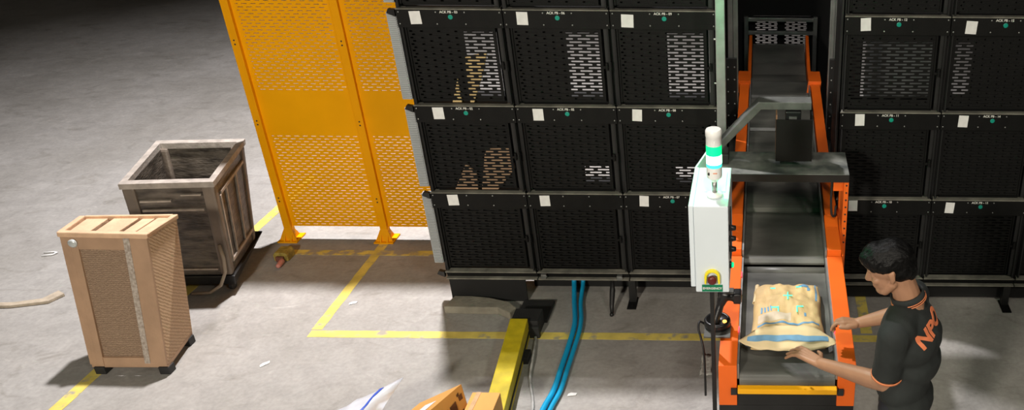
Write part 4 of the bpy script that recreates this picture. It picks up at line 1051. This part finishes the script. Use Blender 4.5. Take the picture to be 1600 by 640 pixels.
me.materials.append(M['shirtprint']); o = bpy.data.objects.new('back_print', me); C.objects.link(o); o.parent = shirt
s = o.modifiers.new('t', 'SOLIDIFY'); s.thickness = .0015
# hair
b = MB()
b.ball(hp(-.020, 0, .045), .104, .086, .084, HR, 28, 18); b.ball(hp(-.050, 0, .012), .072, .080, .085, HR, 24, 14); b.ball(hp(.03, 0, .072), .075, .072, .058, HR, 24, 14)
b.ball(hp(.055, .01, .085), .05, .055, .035, HR); b.ball(hp(.02, .045, .055), .055, .034, .045, HR); b.ball(hp(.02, -.045, .055), .055, .034, .045, HR); b.ball(hp(-.075, 0, -.02), .04, .062, .055, HR)
o = b.build('hair', M['hair'], pr); remesh(o, .005, 3)
for v in o.data.vertices:
    w = V(v.co) * 1; q = HR.transposed() @ (w + pr.location - hc)
    d = .005 * noise.noise((q.x * 14, q.y * 30, q.z * 22)) + .0035 * noise.noise((q.x * 40, q.y * 120, q.z * 60))
    v.co = v.co + v.normal * d
# nails
for p in (t2,):
    b = MB(); b.ball(p + sR * .002 + nR * .006 + dR * .002, .0075, .005, .0035); b.build('thumb_nail', M['nail'], pr, True)

# ------------------------------------------------------------------ lights
def area(name, loc, target, size, power, col, spread=180):
    l = bpy.data.lights.new(name, 'AREA'); l.shape = 'DISK'; l.size = size; l.energy = power; l.color = col; l.spread = R(spread)
    o = bpy.data.objects.new(name, l); C.objects.link(o); o.location = loc
    o.rotation_mode = 'QUATERNION'; o.rotation_quaternion = (V(target) - V(loc)).to_track_quat('-Z', 'Y'); return o
area('high_bay_lamp', (-2.95, 7.1, 8.0), (-3.1, 6.9, 0), .3, 430, (1, .955, .96), 98)
area('front_lamp', (-2.6, -3.0, 4.4), (-2.0, 5.5, .6), .7, 400, (1, .92, .79))
area('side_fill', (3.2, -1.5, 5.4), (1.2, 4.6, .3), .7, 125, (1, .92, .79))  # added fill, brightens the floor right of the worker
area('conveyor_lamp', (.0, 2.1, 4.6), (.15, 4.1, .8), .25, 4.6, (1, .93, .8), 62)
area('passage_fill', (.1, 5.5, 3.0), (.13, 7.0, .95), .3, 4.5, (1, .95, .88), 100)  # added fill, lifts the dark rear of the belt and rails
pl = bpy.data.lights.new('beacon_glow', 'POINT'); pl.energy = 5; pl.color = (.05, 1, .35); pl.shadow_soft_size = .04
po = bpy.data.objects.new('beacon_glow', pl); C.objects.link(po); po.location = (bx - .0, by + .075, 1.93)
w = bpy.data.worlds.new('hall_air'); bpy.context.scene.world = w; w.use_nodes = True
w.node_tree.nodes['Background'].inputs[0].default_value = (.5, .48, .45, 1); w.node_tree.nodes['Background'].inputs[1].default_value = .03
vs_ = bpy.context.scene.view_settings
vs_.view_transform = 'Standard'; vs_.look = 'None'; vs_.gamma = 1; vs_.exposure = 0
try: vs_.use_curve_mapping = False
except Exception: pass
